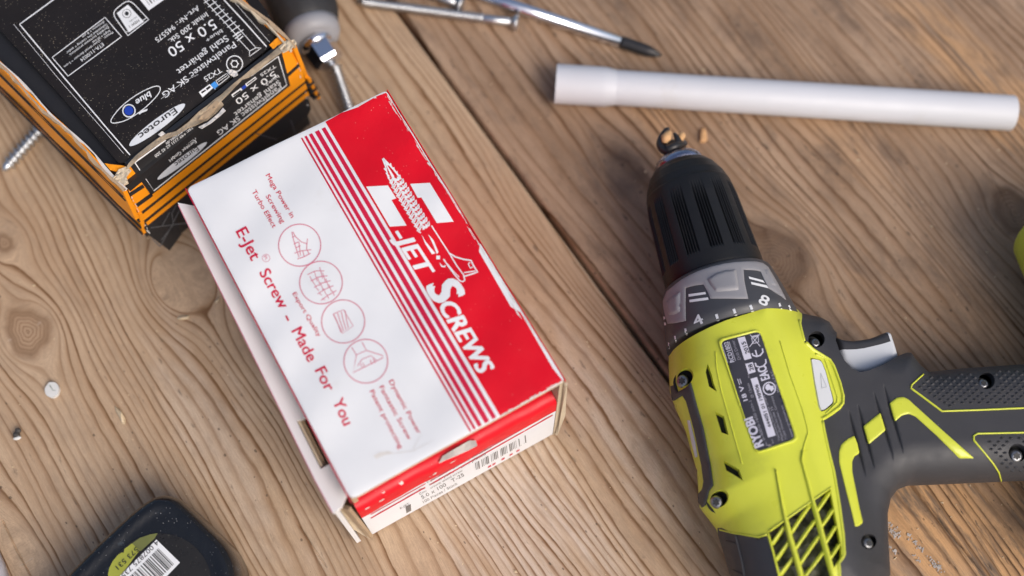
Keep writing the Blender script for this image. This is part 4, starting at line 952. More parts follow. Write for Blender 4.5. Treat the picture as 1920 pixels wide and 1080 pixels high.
# ------------------------------------------------------------------ the cordless drill, lying on its side
ZC = .0325                                             # height of the motor axis above the boards
M_LIME2 = mat('lime_plastic', (.62, .65, .055), .33, .03, 60, grain=.09, gscale=1500, specks=.05, speck_col=(.40, .40, .22), sscale=800, mottle=((.42, .44, .06), .22, 70, .58))
M_GRIP = mat('dark_grey_overmould', (.042, .041, .045), .50, .07, 90, spec=.42, grain=.28, gscale=2600, specks=.05, speck_col=(.34, .33, .32), sscale=600)
M_CHUCK = mat('black_chuck_plastic', (.012, .012, .013), .42, .08, 90, spec=.32, grain=.15, gscale=2200, specks=.05, speck_col=(.3, .3, .3), sscale=520)
M_COLLAR = mat('collar_grey_plastic', (.060, .060, .066), .45, .06, 90, grain=.18, gscale=2400, specks=.10, speck_col=(.45, .38, .28), sscale=560)
M_SILVERPL = mat('silver_grey_plastic', (.30, .29, .30), .40, .05, 90, grain=.35, gscale=2600)
M_LGREY = mat('light_grey_plastic', (.62, .63, .65), .38, .03, 60)
M_VOID = mat('vent_interior', (.012, .012, .010), .8, .2, 200)
M_MOTOR = mat('motor_parts', (.10, .10, .065), .5, .5, 160, mottle=((.30, .27, .20), .6, 150, .58))
M_LABEL = mat('rating_label', (.040, .038, .048), .40, .05, 90); M_LABELTXT = mat('label_print', (.60, .58, .66), .45, .04, 60); M_LABELDIM = mat('label_fine_print', (.30, .29, .33), .45, .04, 60)
MM = 1000.
def px2mm(P, z): return atz(P, z)[:, :2]*MM
axA, axB = at(1275, 312, ZC), at(1372, 622, ZC); DX = (axB-axA)/np.linalg.norm(axB-axA); DN = np.array([-DX[1], DX[0], 0])
if DN[0] < 0: DN = -DN                                     # DX: nose to back, DN: towards the handle
drill = thing('cordless_drill', (axA+axB)/2*[1, 1, 0], 'lime green and dark grey cordless drill lying on its side on the dark board', 'drill')
def axis_pt(p, hw):
    """photo mid point and half width -> (distance along the axis, radius)"""
    m = at(*p, ZC); s = (m-axA) @ DX; e = at(p[0]+hw*.957, p[1]-hw*.283, ZC); return s, np.linalg.norm(e-m)*.985
def revolve(name, st, m, seg=96, rf=None, sub=4, smooth=True):
    prof = [axis_pt(p, hw) for p, hw in st] if st and np.ndim(st[0][0]) else st
    V, Fc = lathe(axA, axA+DX, prof, seg, rfun=rf); o = mesh_obj(name, V, Fc, m, drill, smooth=smooth)
    return o, V, Fc, prof
# bit, nose ring
s0, r0_ = axis_pt((1271, 304), 46)
V, Fc = lathe(axA, axA+DX, [(s0-.0032, r0_*.55), (s0-.0024, r0_*.78), (s0-.0006, r0_*.93), (s0+.0010, r0_*.99), (s0+.004, r0_*.99)], 64); M_NOSE = mat('blued_steel_ring', (.36, .36, .44), .24, .1, 200, metal=1.0); mesh_obj('nose_ring', V, Fc, M_NOSE, drill, smooth=True)
b0, b1 = at(1275, 312, ZC), at(1258, 262, ZC)
V, Fc = lathe(b0, b1, [(-.004, .0046), (.006, .0045), (.0085, .0042), (np.linalg.norm(b1-b0)-.002, .0040)], 24); bit = mesh_obj('drill_bit', V, Fc, M_BLACKOX, drill, smooth=True)
V, Fc = lathe(b0, b1, [(.0075, .0042), (.0085, .0056), (.0112, .0058), (.0122, .0050)], 8); mesh_obj('bit_head', V, Fc, M_BLACKOX, bit)
def tubep(pts, rr, name, m, par, seg=10):
    P = spline(np.array(pts), 5); V = []; n = len(P)
    T = np.gradient(P, axis=0); T /= np.linalg.norm(T, axis=1)[:, None]
    R = np.interp(np.linspace(0, 1, n), np.linspace(0, 1, len(rr)), rr)
    for p, t, r_ in zip(P, T, R):
        u = np.cross(t, rz); u /= np.linalg.norm(u); v = np.cross(u, t)
        V += [p+(u*math.cos(a)+v*math.sin(a))*r_ for a in np.arange(seg)/seg*6.283]
    Fc = [[i*seg+j, i*seg+(j+1) % seg, (i+1)*seg+(j+1) % seg, (i+1)*seg+j] for i in range(n-1) for j in range(seg)]+[list(range(seg))[::-1], [(n-1)*seg+j for j in range(seg)]]
    return mesh_obj(name, V, Fc, m, par, smooth=True)
tubep([at(1258, 284, .036), at(1242, 276, .036), at(1239, 262, .036), at(1248, 244, .037), at(1254, 242, .038)], [.0030, .0026, .0018, .0011, .0008], 'prong', M_BLACKOX, bit)
tubep([at(1264, 250, .0375), at(1269, 258, .038), at(1271, 266, .038), at(1266, 275, .038)], [.0007, .0013, .0020, .0018], 'prong', M_BLACKOX, bit)
tubep([at(1252, 280, .039), at(1266, 274, .040), at(1283, 270, .036), at(1284, 266, .034)], [.0022, .0020, .0014, .0008], 'prong', M_BLACKOX, bit)
tubep([at(1246, 268, .0385), at(1249, 258, .0395), at(1255, 248, .039)], [.0012, .0026, .0012], 'wood_shaving', M_CHIP, bit)
tubep([at(1274, 262, .036), at(1279, 254, .037), at(1282, 250, .037)], [.0014, .0019, .0009], 'wood_shaving', M_CHIP, bit)
# chuck sleeve with cut grip grooves
st = [((1274, 312), 44), ((1275.5, 316), 52), ((1278, 326), 62), ((1283, 344), 73), ((1288, 361), 79.5), ((1297, 390), 84.5), ((1308, 425), 87), ((1322, 468), 90), ((1333, 503), 92.5), ((1336, 512), 93), ((1339, 521), 93), ((1341, 527), 91)]
pr = [axis_pt(p, hw) for p, hw in st]; sx = np.array([p[0] for p in pr]); rx = np.array([p[1] for p in pr])
ds = np.unique(np.concatenate([np.linspace(sx[0], sx[-1], 70), sx])); prof = [(d, float(np.interp(d, sx, rx))) for d in ds]
# smooth the profile
rs = np.array([p[1] for p in prof]); 
for _ in range(3): rs[1:-4] = (rs[:-5]+2*rs[1:-4]+rs[2:-3])/4
prof = list(zip(ds, rs)); SEG = 840; g0, g1 = axis_pt((1292, 372), 80)[0], axis_pt((1331, 497), 92)[0]
def groove(d, a, r):
    per = 2*math.pi/13; q = ((a+.10) % per)/per           # groups of five grooves
    k_ = (q-.10)/.118
    if 0 <= k_ < 5.0 and g0 < d < g1:
        c = abs(k_ % 1-.5); end = max(0, min(1, (d-g0)/.010, (g1-d)/.0016))
        return r-.0016*max(0, min(1, (.38-c)*8))*end
    return r
V, Fc = lathe(axA, axA+DX, prof, SEG, rfun=groove); mesh_obj('chuck_sleeve', V, Fc, M_CHUCK, drill, smooth=True)
# torque collar
stc = [((1338, 524), 90), ((1339.5, 527), 98), ((1341, 532), 103), ((1350, 556), 110), ((1358, 582), 116), ((1367, 608), 122), ((1373, 628), 126)]
prc = [axis_pt(p, hw) for p, hw in stc]
V, Fc = lathe(axA, axA+DX, prc, 128); collar = mesh_obj('torque_collar', V, Fc, M_COLLAR, drill, smooth=True)
CM = bvh_map(BVHTree.FromPolygons([Vector(v) for v in V], Fc))
Z2 = lambda P: [(1200+x/4.5, 440+y/4.5) for x, y in P]
band = Z2([(228, 480), (290, 430), (350, 382), (430, 338), (500, 306), (600, 272), (700, 248), (800, 234), (900, 228), (980, 230), (1035, 242), (1078, 275), (1120, 345), (1170, 430), (1215, 520), (1228, 548), (1190, 520), (1140, 488), (1082, 452), (1050, 390), (1015, 312), (985, 302), (872, 296), (880, 400), (912, 542), (760, 540), (595, 540), (570, 480), (535, 420), (460, 430), (385, 450), (384, 600), (386, 728), (310, 745), (238, 752), (215, 680), (200, 600), (198, 560)])
def dpatch(mp, poly, lift, m, name, par, depth=.0012, sp=6, edge=(4, .5), smooth=True, holes=(), label=None):
    V, T, B = cdt(poly, holes, sp, rings=(edge[0]*.35, edge[0]*.8) if edge else ())
    L = np.full(len(V), lift)
    if edge:
        d = np.full(len(V), 1e9)
        for l in [poly]+list(holes): d = np.minimum(d, dist_poly(V, l))
        L = lift*(1-edge[1]*(1-np.clip(d/edge[0], 0, 1))**2)
    V3 = mp(V, L); V0 = mp(V, np.full(len(V), lift-depth)); T, B = orient(V3, T, B, CO-V3.mean(0)); Vs, Fs = shell(V3, T, B, V0-V3)
    o = mesh_obj(name, Vs, Fs, m, par, label=label); n = len(T)
    if smooth: o.data.polygons.foreach_set('use_smooth', [i < n for i in range(len(Fs))])
    return o, V3, T
dpatch(CM, band, .0006, M_SILVERPL, 'silver_band', collar)
for P in ([(565, 380), (640, 330), (720, 305), (812, 298), (826, 400), (838, 475), (740, 486), (640, 490), (600, 440)], [(222, 570), (280, 520), (352, 478), (352, 580), (350, 655), (300, 680), (250, 685), (232, 630)], [(1040, 300), (1075, 300), (1110, 360), (1170, 460), (1110, 430), (1075, 380)]):
    dpatch(CM, Z2(P), .0016, M_SILVERPL, 'grip_pad', collar, .0014, 5, (7, .75))
k = Ink(CM, .00015, 6)
for P in ([(410, 503), (552, 484), (558, 503), (412, 525)], [(418, 550), (574, 529), (580, 550), (420, 572)], [(916, 354), (1035, 386), (1052, 408), (922, 374)], [(934, 399), (1066, 428), (1088, 455), (940, 420)], [(198, 690), (214, 692), (216, 712), (202, 716)], [(204, 740), (220, 742), (222, 764), (208, 766)]): k.fill(Z2(P))
k.text('4', (1300, 604), (1317, 596), 19, .028); k.text('8', (1424.5, 559), (1441, 567), 19, .028)
for a, b, wd in (((296, 854), (305, 908), 3), ((383, 792), (396, 848), 3.8), ((644, 672), (660, 727), 4.8), ((790, 628), (810, 682), 4.8), ((930, 596), (950, 650), 4.8), ((1172, 580), (1192, 628), 3.8), ((1254, 596), (1274, 645), 2.8), ((243, 910), (248, 962), 2)): k.line(Z2([a, b]), wd)
k.build('printed_scale', M_WHITEINK, collar)
# ---- housing: a height field over the traced outline, mirrored below
sB, rB = axis_pt((1373, 628), 126); RB = .0298
out_px = [(1254, 668), (1255, 690), (1257, 728), (1266, 758), (1287, 805), (1308, 880), (1313, 948), (1345, 990), (1358, 1032), (1371, 1080), (1386, 1140), (1425, 1190), (1500, 1206), (1590, 1190), (1645, 1150), (1666, 1080), (1662, 1010), (1661, 968), (1667, 938), (1682, 918), (1706, 909), (1760, 907), (1920, 900), (2090, 893), (2090, 676), (1920, 686), (1800, 694), (1733, 701), (1722, 692), (1712, 680), (1702, 665), (1688, 665), (1640, 664), (1590, 646), (1562, 627), (1552, 610), (1533, 600), (1515, 596), (1497, 592)]
O2 = px2mm(out_px, ZC)
fr0 = ((axA+DX*(sB-.022))-DN*RB*.93)[:2]*MM; fr1 = ((axA+DX*(sB-.022))+DN*RB*.93)[:2]*MM
HO = np.concatenate([O2, [fr1, fr0]])
SLASH = [[(1591, 770), (1623, 893)], [(1608, 758), (1639, 878)], [(1638, 735), (1675, 864)], [(1657, 722), (1693, 850)]]
def prof_h(d, rw, p=2.0): return np.sqrt(np.clip(1-(1-np.clip(d/rw, 0, 1))**p, 0, 1))
def Hbase(XY):
    d = dist_poly(XY, HO); d[~inside(XY, HO)] = 0
    t = (XY/MM-axA[:2]) @ DN[:2]*MM; s = (XY/MM-axA[:2]) @ DX[:2]*MM
    wq = np.clip((t-8)/26, 0, 1); wq = wq*wq*(3-2*wq)
    hm = 29.6*(1-wq)+17.5*wq; rw = 29.0*(1-wq)+15.5*wq
    f = hm*prof_h(d, rw, 2.05)
    # flat boss for the label, rear taper
    return f
SL2 = None
def Hdet(XY):
    h = Hbase(XY)
    for q, w_ in SL2:
        P = np.asarray(XY); a, b = q; e = b-a; L = np.linalg.norm(e); t = np.clip(((P-a) @ e)/L**2, 0, 1); d = np.linalg.norm(P-a-t[:, None]*e, axis=1)
        tap = np.sin(np.clip(t, 0, 1)*math.pi)**.6; h = h-1.3*tap*np.clip(1-d/(.25+.65*tap), 0, 1)*(d < 1.2)
    return h
def surf_xy(P):
    """photo pixels -> plan position (mm) on the upper surface of the housing"""
    P = np.asarray(P, float); z = np.full(len(P), ZC+.018)
    for _ in range(14):
        d = rays(P); tt = (z-CAMZ)/d[:, 2]; X = (CO+d*tt[:, None])[:, :2]*MM
        z = .5*z+.5*(ZC+Hbase(X)/MM)
    return X
SL2 = [(surf_xy(q), 1) for q in SLASH]
def lift3(XY, h, sgn=1): return np.stack([XY[:, 0]/MM, XY[:, 1]/MM, np.maximum(ZC+sgn*h/MM, .0006)], 1)
# full surface for laying details on
V, T, B = cdt(HO, (), 1.5, rings=(.12, .4, .9, 1.6))
FS = lift3(V, Hbase(V)); SM = bvh_map(BVHTree.FromPolygons([Vector(v) for v in FS], [list(map(int, t)) for t in T]))
# shared border lines
border = [(1497, 592), (1501, 614), (1507, 640), (1522, 653), (1540, 663), (1557, 673), (1565, 684), (1577, 716), (1584, 742), (1583, 757), (1576, 767), (1560, 779), (1542, 790), (1545, 812), (1551, 840), (1562, 884), (1573, 951), (1581, 1005), (1584, 1044), (1574, 1058), (1578, 1100), (1590, 1188)]
bor = np.concatenate([O2[-1:], surf_xy(border[1:-1]), px2mm([border[-1]], ZC)])
rear = [(1345, 990), (1373, 1001), (1400, 1005), (1422, 1009), (1438, 1004), (1449, 1040), (1459, 1080), (1476, 1140), (1500, 1206)]
reb = np.concatenate([px2mm([rear[0]], ZC), surf_xy(rear[1:-1]), px2mm([rear[-1]], ZC)])
fl, fr = O2[0], O2[-1]
iT = out_px.index((1345, 990)); iB = out_px.index((1500, 1206)); iR = out_px.index((1590, 1190))
lime_poly = np.concatenate([[fl], O2[1:iT], reb, [O2[iR]], bor[-2::-1][:-1], [fr]])
iN0, iN1 = out_px.index((1688, 665)), out_px.index((1562, 627))
notch = surf_xy([(1685, 667), (1658, 683), (1631, 694), (1613, 698), (1598, 691), (1583, 675), (1573, 655), (1567, 638)])
grip_poly = np.concatenate([bor[:-1], O2[iR:iN0], notch, O2[iN1:-1]])
rear_poly = np.concatenate([reb[:-1], [O2[iB]], O2[iB-1:iT:-1]])
def solid(name, poly, m, holes=(), hole_depth=.004, sp=1.3, det=None, extra=None, smooth=True):
    V, T, B = cdt(poly, holes, sp, extra, rings=(.12, .4, .9, 1.6)); h = (det or Hbase)(V); V3 = lift3(V, h); T, B = orient(V3, T, B, rz)
    onout = dist_poly(V, HO) < .02; foot0 = ZC
    hb = np.zeros(len(V), bool)
    for q in holes: hb |= dist_poly(V, densify(q, sp)) < 1e-3
    foot = np.where(hb[:, None], V3-rz*hole_depth, np.stack([V3[:, 0], V3[:, 1], np.full(len(V), ZC)], 1)); foot[onout] = V3[onout]-rz*.00005
    Vs, Fs = shell(V3, T, B, foot-V3)
    Vl, Tl, Bl = cdt(poly, (), sp*2.2, rings=(.4, 1.6)); V4 = lift3(Vl, Hbase(Vl), -1); Tl, Bl = orient(V4, Tl, Bl, -rz); n = len(Vs)
    Vs = np.concatenate([Vs, V4]); Fs = Fs+[[n+int(i) for i in t] for t in Tl]
    f4 = np.stack([V4[:, 0], V4[:, 1], np.full(len(V4), ZC)], 1); q, qf = shell(V4, Tl, Bl, f4-V4); n = len(Vs); Vs = np.concatenate([Vs, q]); Fs += [[n+i for i in f] for f in qf[len(Tl):]]
    o = mesh_obj(name, Vs, Fs, m, drill)
    if smooth: o.data.polygons.foreach_set('use_smooth', [len(f) == 3 for f in Fs])
    return o
S = lambda P: surf_xy(P)
circ = lambda c, r, r2=None, d=(1, 0), n=22: ellipse(c, r, n, r2, d)
vents = [[(1328, 687), (1334, 703), (1337, 716), (1342, 730), (1330, 722), (1325, 700)], [(1343, 776), (1357, 783), (1364, 812), (1353, 808)], [(1360, 867), (1384, 881), (1390, 898), (1364, 882)]]
grille = [(1442, 998), (1460, 985), (1500, 957), (1530, 936), (1557, 917), (1561, 938), (1567, 971), (1573, 1000), (1578, 1028), (1578, 1046), (1570, 1056), (1560, 1070), (1562, 1096), (1480, 1130), (1470, 1100), (1459, 1062), (1450, 1030)]
switch = [(1519, 670), (1538, 674), (1542, 680), (1548, 694), (1556, 724), (1563, 748), (1563, 757), (1547, 770), (1539, 772), (1534, 762), (1526, 718)]
yscrew = [((1285, 707), 18, 14, (-.6, .9)), ((1349, 935), 19, 15, (.8, -.7))]
vents = [np.array(v).mean(0)+(np.array(v)-np.array(v).mean(0))*1.22 for v in vents]
lime_holes = [S(v) for v in vents]+[S(grille), S(rounded(switch, 3, 3))]+[S(circ(c, a, b, d)) for c, a, b, d in yscrew]
lime = solid('lime_housing', lime_poly, M_LIME2, lime_holes, .0032)
gscrew = [((1531, 636), 15.5, (1530, 641), 10), ((1850, 714), 15.5, (1846, 718), 10.5), ((1908, 849), 17, (1908, 853), 13), ((1629, 1015), 14.5, (1629, 1018), 12)]
ex = []
for q, _ in SL2:
    a, b = q; n_ = np.array([-(b-a)[1], (b-a)[0]])/np.linalg.norm(b-a)
    for t in np.linspace(0, 1, 60):
        for o_ in (-1.0, -.55, -.28, 0, .28, .55, 1.0): ex.append(a+(b-a)*t+n_*o_)
grip = solid('grip_shell', grip_poly, M_GRIP, [S(circ(c, r_)) for c, r_, _, _ in gscrew], .0040, 1.3, Hdet, ex)
rearp = solid('rear_cap', rear_poly, M_GRIP)
# inside the vents
def deep(XY, dz): return lift3(XY, np.maximum(Hbase(XY)-dz, .5))
for v in vents:
    q = S(v); c = q.mean(0); V, T, B = cdt(c+(q-c)*1.5, ()); V3 = deep(V, 3.0); T, B = orient(V3, T, B, rz); mesh_obj('vent_backing', V3, T.tolist(), M_VOID, lime)
q = S(grille); c = q.mean(0); V, T, B = cdt(c+(q-c)*1.12, (), 2.0); r = np.random.default_rng(2); V3 = deep(V, 7.0+1.2*waves(8, 14, 9, 5)(V[:, 0], V[:, 1])); T, B = orient(V3, T, B, rz); mesh_obj('motor', V3, T.tolist(), M_MOTOR, drill)
q = S(switch); c = q.mean(0); V, T, B = cdt(c+(q-c)*1.15, ()); V3 = deep(V, 3.1); T, B = orient(V3, T, B, rz); mesh_obj('switch_well', V3, T.tolist(), M_VOID, drill)
# direction switch
sw = [(1521, 673), (1537, 676), (1541, 681), (1547, 696), (1555, 726), (1561, 748), (1561, 755), (1546, 768), (1540, 769), (1536, 760), (1528, 718)]
o, _, _ = dpatch(SM, rounded(sw, 3, 3), .0002, M_LGREY, 'direction_switch', drill, .004, 5, (4, 0)); 
o, _, _ = (o, 0, 0); k = Ink(SM, .0003, 5); k.line([(1538, 700), (1549, 726), (1540, 728), (1538, 700)], 1.3); k.build('printed_arrow', mat('switch_mark', (.42, .43, .45), .5), o)
# screws; a dark star plate on each head paints the shade of its socket
M_SCREW = mat('dull_screw_steel', (.30, .30, .31), .38, .12, 300, metal=1.0, grain=.3, gscale=2500); M_STARSHADE = mat('painted_star_shade', (.035, .033, .032), .6, .1, 200)
def torx(c, r_, dz, par, name='housing_screw'):
    X = S([c])[0]; p = np.array([X[0]/MM, X[1]/MM, ZC+(Hbase(X[None])[0]-dz)/MM]); R_ = np.linalg.norm(at(c[0]+r_, c[1], p[2])-at(c[0], c[1], p[2]))
    e = .8; n = np.array([(Hbase(np.array([X+[e, 0], X-[e, 0]]))), (Hbase(np.array([X+[0, e], X-[0, e]])))]); g = (n[:, 0]-n[:, 1])/(2*e); nv = np.array([-g[0], -g[1], 1.0]); nv /= np.linalg.norm(nv); nv = nv*.45+rz*.55; nv /= np.linalg.norm(nv)
    def star(d, a, rr): return rr*(1+.22*math.cos(6*a)) if rr < R_*.5 else rr
    pr_ = [(-.004, R_*.98), (-.0006, R_), (.0000, R_*.95), (.0006, R_*.82), (.0010, R_*.62), (.0011, R_*.1)]
    V, Fc = lathe(p, p+nv, pr_, 42, rfun=star); mesh_obj(name, V, Fc, M_SCREW, par, smooth=True)
    st_ = [p+nv*.00125+(lambda u, v: (u*math.cos(a)+v*math.sin(a))*R_*.46*(1+.20*math.cos(6*a)))(np.cross(nv, [1, 0, 0])/np.linalg.norm(np.cross(nv, [1, 0, 0])), np.cross(nv, np.cross(nv, [1, 0, 0]))/np.linalg.norm(np.cross(nv, [1, 0, 0]))) for a in np.arange(36)/36*6.283]
    mesh_obj('shade_star', st_+[q-nv*.0008 for q in st_], [tuple(range(36)), tuple(range(71, 35, -1))]+[(i, 36+i, 36+(i+1) % 36, (i+1) % 36) for i in range(36)], M_STARSHADE, par)
    # pocket floor
    V, Fc = lathe(p-nv*.0030, p, [(0, R_*1.75), (.0005, R_*1.75)], 20); mesh_obj('screw_pocket', V, Fc, M_VOID, par)
for c, a, b, d in yscrew: torx((1281, 713) if c[0] < 1300 else (1345, 940), 13, 1.6, lime)
for c, r_, hc, hr in gscrew: torx(hc, hr, 1.9, grip)
# raised rims and ribs on the lime housing
def rib(pts, w0, w1, lift, name, m, par, sp=5, depth=.002, w_mid=None, edge=.4):
    P = densify(pts, 6, False); n = len(P); t = np.linspace(0, 1, n); wd = np.interp(t, [0, .5, 1], [w0, w_mid or (w0+w1)/2, w1])/2
    T = np.gradient(P, axis=0); T /= np.linalg.norm(T, axis=1)[:, None]; N = np.stack([-T[:, 1], T[:, 0]], 1)
    rows = [P+N*wd[:, None]*f for f in (-1, -.6, 0, .6, 1)]; hs = (lift-depth, lift*.75 if lift > 0 else lift-.0003, lift, lift*.75 if lift > 0 else lift-.0003, lift-depth)
    V = np.concatenate([SM(r_, np.full(n, h_)) for r_, h_ in zip(rows, hs)]); Fc = [[j*n+i, j*n+i+1, (j+1)*n+i+1, (j+1)*n+i] for j in range(4) for i in range(n-1)]+[[0, n, 2*n, 3*n, 4*n], [4*n+n-1, 3*n+n-1, 2*n+n-1, n+n-1, n-1]]
    f = Fc[n]; nn = np.cross(V[f[1]]-V[f[0]], V[f[2]]-V[f[0]])
    if nn @ (CO-V[0]) < 0: Fc = [g[::-1] for g in Fc]
    return mesh_obj(name, V, Fc, m, par, smooth=True)
rib([(1454, 880), (1462, 920), (1471, 964), (1482, 1010), (1494, 1050), (1510, 1110)], 2, 12, .0012, 'grille_rib', M_LIME2, lime, w_mid=11)
rib([(1505, 846), (1503, 864), (1513, 900), (1524, 940), (1531, 962), (1546, 1018), (1564, 1085), (1572, 1120)], 4, 12, .0012, 'grille_rib', M_LIME2, lime, w_mid=11)
Z4 = lambda P: [(1240+x/4.5, 840+y/4.5) for x, y in P]
for a, b in (((918, 815), (1035, 660)), ((955, 945), (1075, 785)), ((990, 1070), (1110, 920)), ((1095, 710), (1262, 475)), ((1130, 845), (1305, 605)), ((1172, 970), (1340, 735)), ((1205, 1100), (1385, 860)), ((1315, 530), (1438, 365)), ((1350, 665), (1462, 512)), ((1388, 800), (1482, 655)), ((1425, 935), (1512, 808))):
    rib(Z4([a, b]), 8, 8, -.0002, 'grille_slat', M_LIME2, lime, depth=.0022)
for pts, w0, w1, lf in (([(1462, 640), (1480, 700), (1505, 770), (1513, 800), (1515, 812), (1507, 838), (1503, 862)], 1.5, 4, .0005),
                        ([(1542, 790), (1546, 812), (1552, 840), (1563, 884), (1574, 951), (1581, 1004), (1583, 1040), (1573, 1056), (1575, 1090)], 5, 6, .0006),
                        ([(1510, 642), (1524, 656), (1541, 666), (1556, 675), (1563, 686), (1575, 718), (1581, 742), (1580, 756), (1573, 764), (1556, 776), (1541, 786)], 6, 6, .0009),
                        ([(1498, 600), (1502, 616), (1508, 640)], 5, 5, .0005), ([(1345, 992), (1373, 999), (1400, 1003), (1422, 1007), (1438, 1002)], 3, 5, .0005), ([(1440, 1000), (1451, 1042), (1461, 1082)], 3, 4, .0004), ([(1442, 996), (1500, 955), (1558, 914)], 4, 4, .0005),
                        ([(1342, 660), (1344, 690), (1352, 730), (1372, 800), (1392, 870)], 2, 2, .0004)):
    rib(pts, w0, w1, lf, 'moulded_ridge', M_LIME2, lime, depth=.0012)
rib([(1529, 664), (1546, 672), (1556, 702), (1570, 745), (1569, 755), (1548, 776)], 4, 4, .0006, 'switch_rim', M_LIME2, lime, depth=.0012)
# label in its frame
lab = rounded([(1351, 641), (1424, 621.5), (1491, 822), (1418, 847)], 11, 5)
labo, lv, lt = dpatch(SM, lab, .00035, M_LABEL, 'rating_label', drill, .0008, 6, None)
cl = np.array(lab).mean(0); frame = cl+(np.array(lab)-cl)*np.array([1.09, 1.045]); fr_in = cl+(np.array(lab)-cl)*1.004
dpatch(SM, frame, .0010, M_LIME2, 'label_frame', lime, .0016, 5, (2.2, .7), True, [fr_in])
k = Ink(SM, .0005, 6); d_ = np.array([-.328, -.945])
k.text('RYOBI', (1424, 839), (1402.5, 784), 17, .05); k.text('18 V', (1398, 752), (1389, 724), 8.5, .03); k.line([(1387, 722), (1383, 711)], 1.3); k.line([(1390, 720), (1387, 711)], 1.3)
k.text('RCD1802', (1373, 680), (1361, 642), 8.5, .015); k.line([(1365, 681), (1354, 646)], .8); k.line([(1379, 677), (1367, 641)], .8)
k.fill([(1382.5, 634.5), (1396, 631.5), (1409, 672.5), (1395.5, 676)]); k.fill([(1397, 683), (1411, 679.5), (1416.5, 698), (1403, 702)]); k.fill([(1407, 711), (1419, 707.5), (1454, 817), (1440, 821)])
k.text('EAC', (1435, 713), (1427, 689), 17, .035); k.line([(1415.5, 681), (1417.5, 687), (1424, 689), (1431, 687), (1436, 681), (1435, 674)], 2.6)
cc_ = (1418, 661); k.line([(1410, 663), (1411.5, 667), (1418, 669), (1425, 667), (1430, 661), (1429, 654)], 2.6); k.line([(1419, 668), (1416, 657)], 2.4)
k.fill(ellipse((1442, 729), 12.5, 24), [ellipse((1442, 729), 10.3, 24)]); k.fill([(1436, 722), (1441, 720), (1444, 724), (1449, 724), (1451, 730), (1446, 735), (1443, 731), (1438, 733), (1434, 728)])
k.line([(1406, 628), (1425, 650)], 1.2); k.line([(1424, 627), (1405, 651)], 1.2); k.line([(1409, 634), (1421, 631), (1422, 642), (1411, 645), (1409, 634)], 1.2); k.line([(1408, 632), (1422, 629)], 1.6)
k.build('label_print', M_LABELTXT, labo)
k = Ink(SM, .00065, 6); k.text('2015', (1401.5, 664), (1393, 642), 8, .02); k.text('28', (1409.5, 696), (1405.5, 684), 8, .02); k.text('444051 01 198906', (1443, 802), (1417, 722), 7, .012); k.build('label_print', M_BLACKINK, labo)
k = Ink(SM, .0005, 6)
for st_, a, L, cap in (('Drill Driver', (1386, 675), 38, 6), ('Ø 13mm', (1411, 746), 28, 5.5), ('0-400/0-1600 min-1', (1432, 826), 78, 5.5), ('n:', (1437, 836), 8, 5), ('Techtronic Industries GmbH', (1461, 827), 90, 4.5), ('Max-Eyth-Straße 35', (1467, 826), 66, 4.5), ('71364 Winnenden, Germany', (1474, 825), 86, 4.5), ('www.ryobitools.eu', (1485, 820), 62, 4.5), ('Made in P.R.C.', (1459, 736), 44, 4.5), ('No.', (1404, 709), 8, 3.5), ('Ser.', (1449, 832), 10, 3.5)):
    a = np.array(a, float); k.text(st_, a, a+d_*L, cap)
k.build('fine_print', M_LABELDIM, labo)
# lime accents, piping and studs on the grip
for P in ([(1601, 817), (1607, 831), (1611, 850), (1601, 856), (1597, 866), (1597, 884), (1603, 915), (1610, 950), (1617, 980), (1610, 986), (1603, 988), (1596, 958), (1583, 908), (1573, 866), (1573, 846), (1577, 834), (1585, 826)],
          [(1619, 799), (1650, 774), (1655, 790), (1660, 807), (1629, 833), (1624, 816)],
          [(1668, 756), (1681, 746), (1693, 744.5), (1703, 749), (1716, 761), (1770, 810), (1826, 859), (1798, 859), (1756, 817), (1716, 781), (1704, 776), (1691, 779), (1678, 790), (1673, 773)]):
    dpatch(SM, rounded(P, 2.5, 3), .0007, M_LIME2, 'lime_accent', grip, .0015, 5, (3.5, .6))
for P in ([(1731, 702), (1709, 722), (1708, 728), (1730, 744), (1766, 771), (1840, 768.5), (1920, 765), (2060, 760)], [(2060, 806), (1920, 811), (1832, 813), (1825, 818), (1826, 826), (1845, 848), (1862, 869), (1873, 886), (1877, 901)]):
    rib(rounded(P, 6, 4)[0:0].tolist()+P, 4.2, 4.2, .0006, 'lime_piping', M_LIME2, grip, depth=.0012)
mb = MB()
def stud(c, s_, h_):
    q = np.array([c+np.array(v)*s_ for v in ((1.2, 0), (.25, .7), (-1, .35), (-1, -.35), (.25, -.7))]); b_ = SM(q, np.full(5, -.0001)); t_ = SM([c+np.array([.35, .1])], np.full(1, h_)); mb.add(np.concatenate([b_, t_]), [(i, 5, (i+1) % 5) for i in range(5)])
reg1 = [(1735, 706), (1714, 724), (1768, 766), (1920, 759), (2050, 754), (2050, 684), (1920, 690), (1800, 698)]; reg2 = [(1834, 819), (1920, 816), (2050, 812), (2050, 885), (1885, 890), (1875, 870), (1860, 852)]
for reg, dx, dy in ((reg1, 16.2, 11.6), (reg2, 16.2, 13.5)):
    P = np.array([(1700+i*dx*.5+(j % 1)*0+j*1.2, 680+j*dy*.5*1.0) for i in range(50) for j in range(40) if (i+j) % 2 == 0]); k_ = inside(P, reg) & (dist_poly(P, reg) > 4)
    for c, _, _, _ in (): pass
    for c, r_, _, _ in gscrew: k_ &= np.linalg.norm(P-np.array(c), axis=1) > r_+4
    for p in P[k_]: stud(p, 4.4, .0009)
mb.build('grip_studs', M_GRIP, grip, kind='stuff')
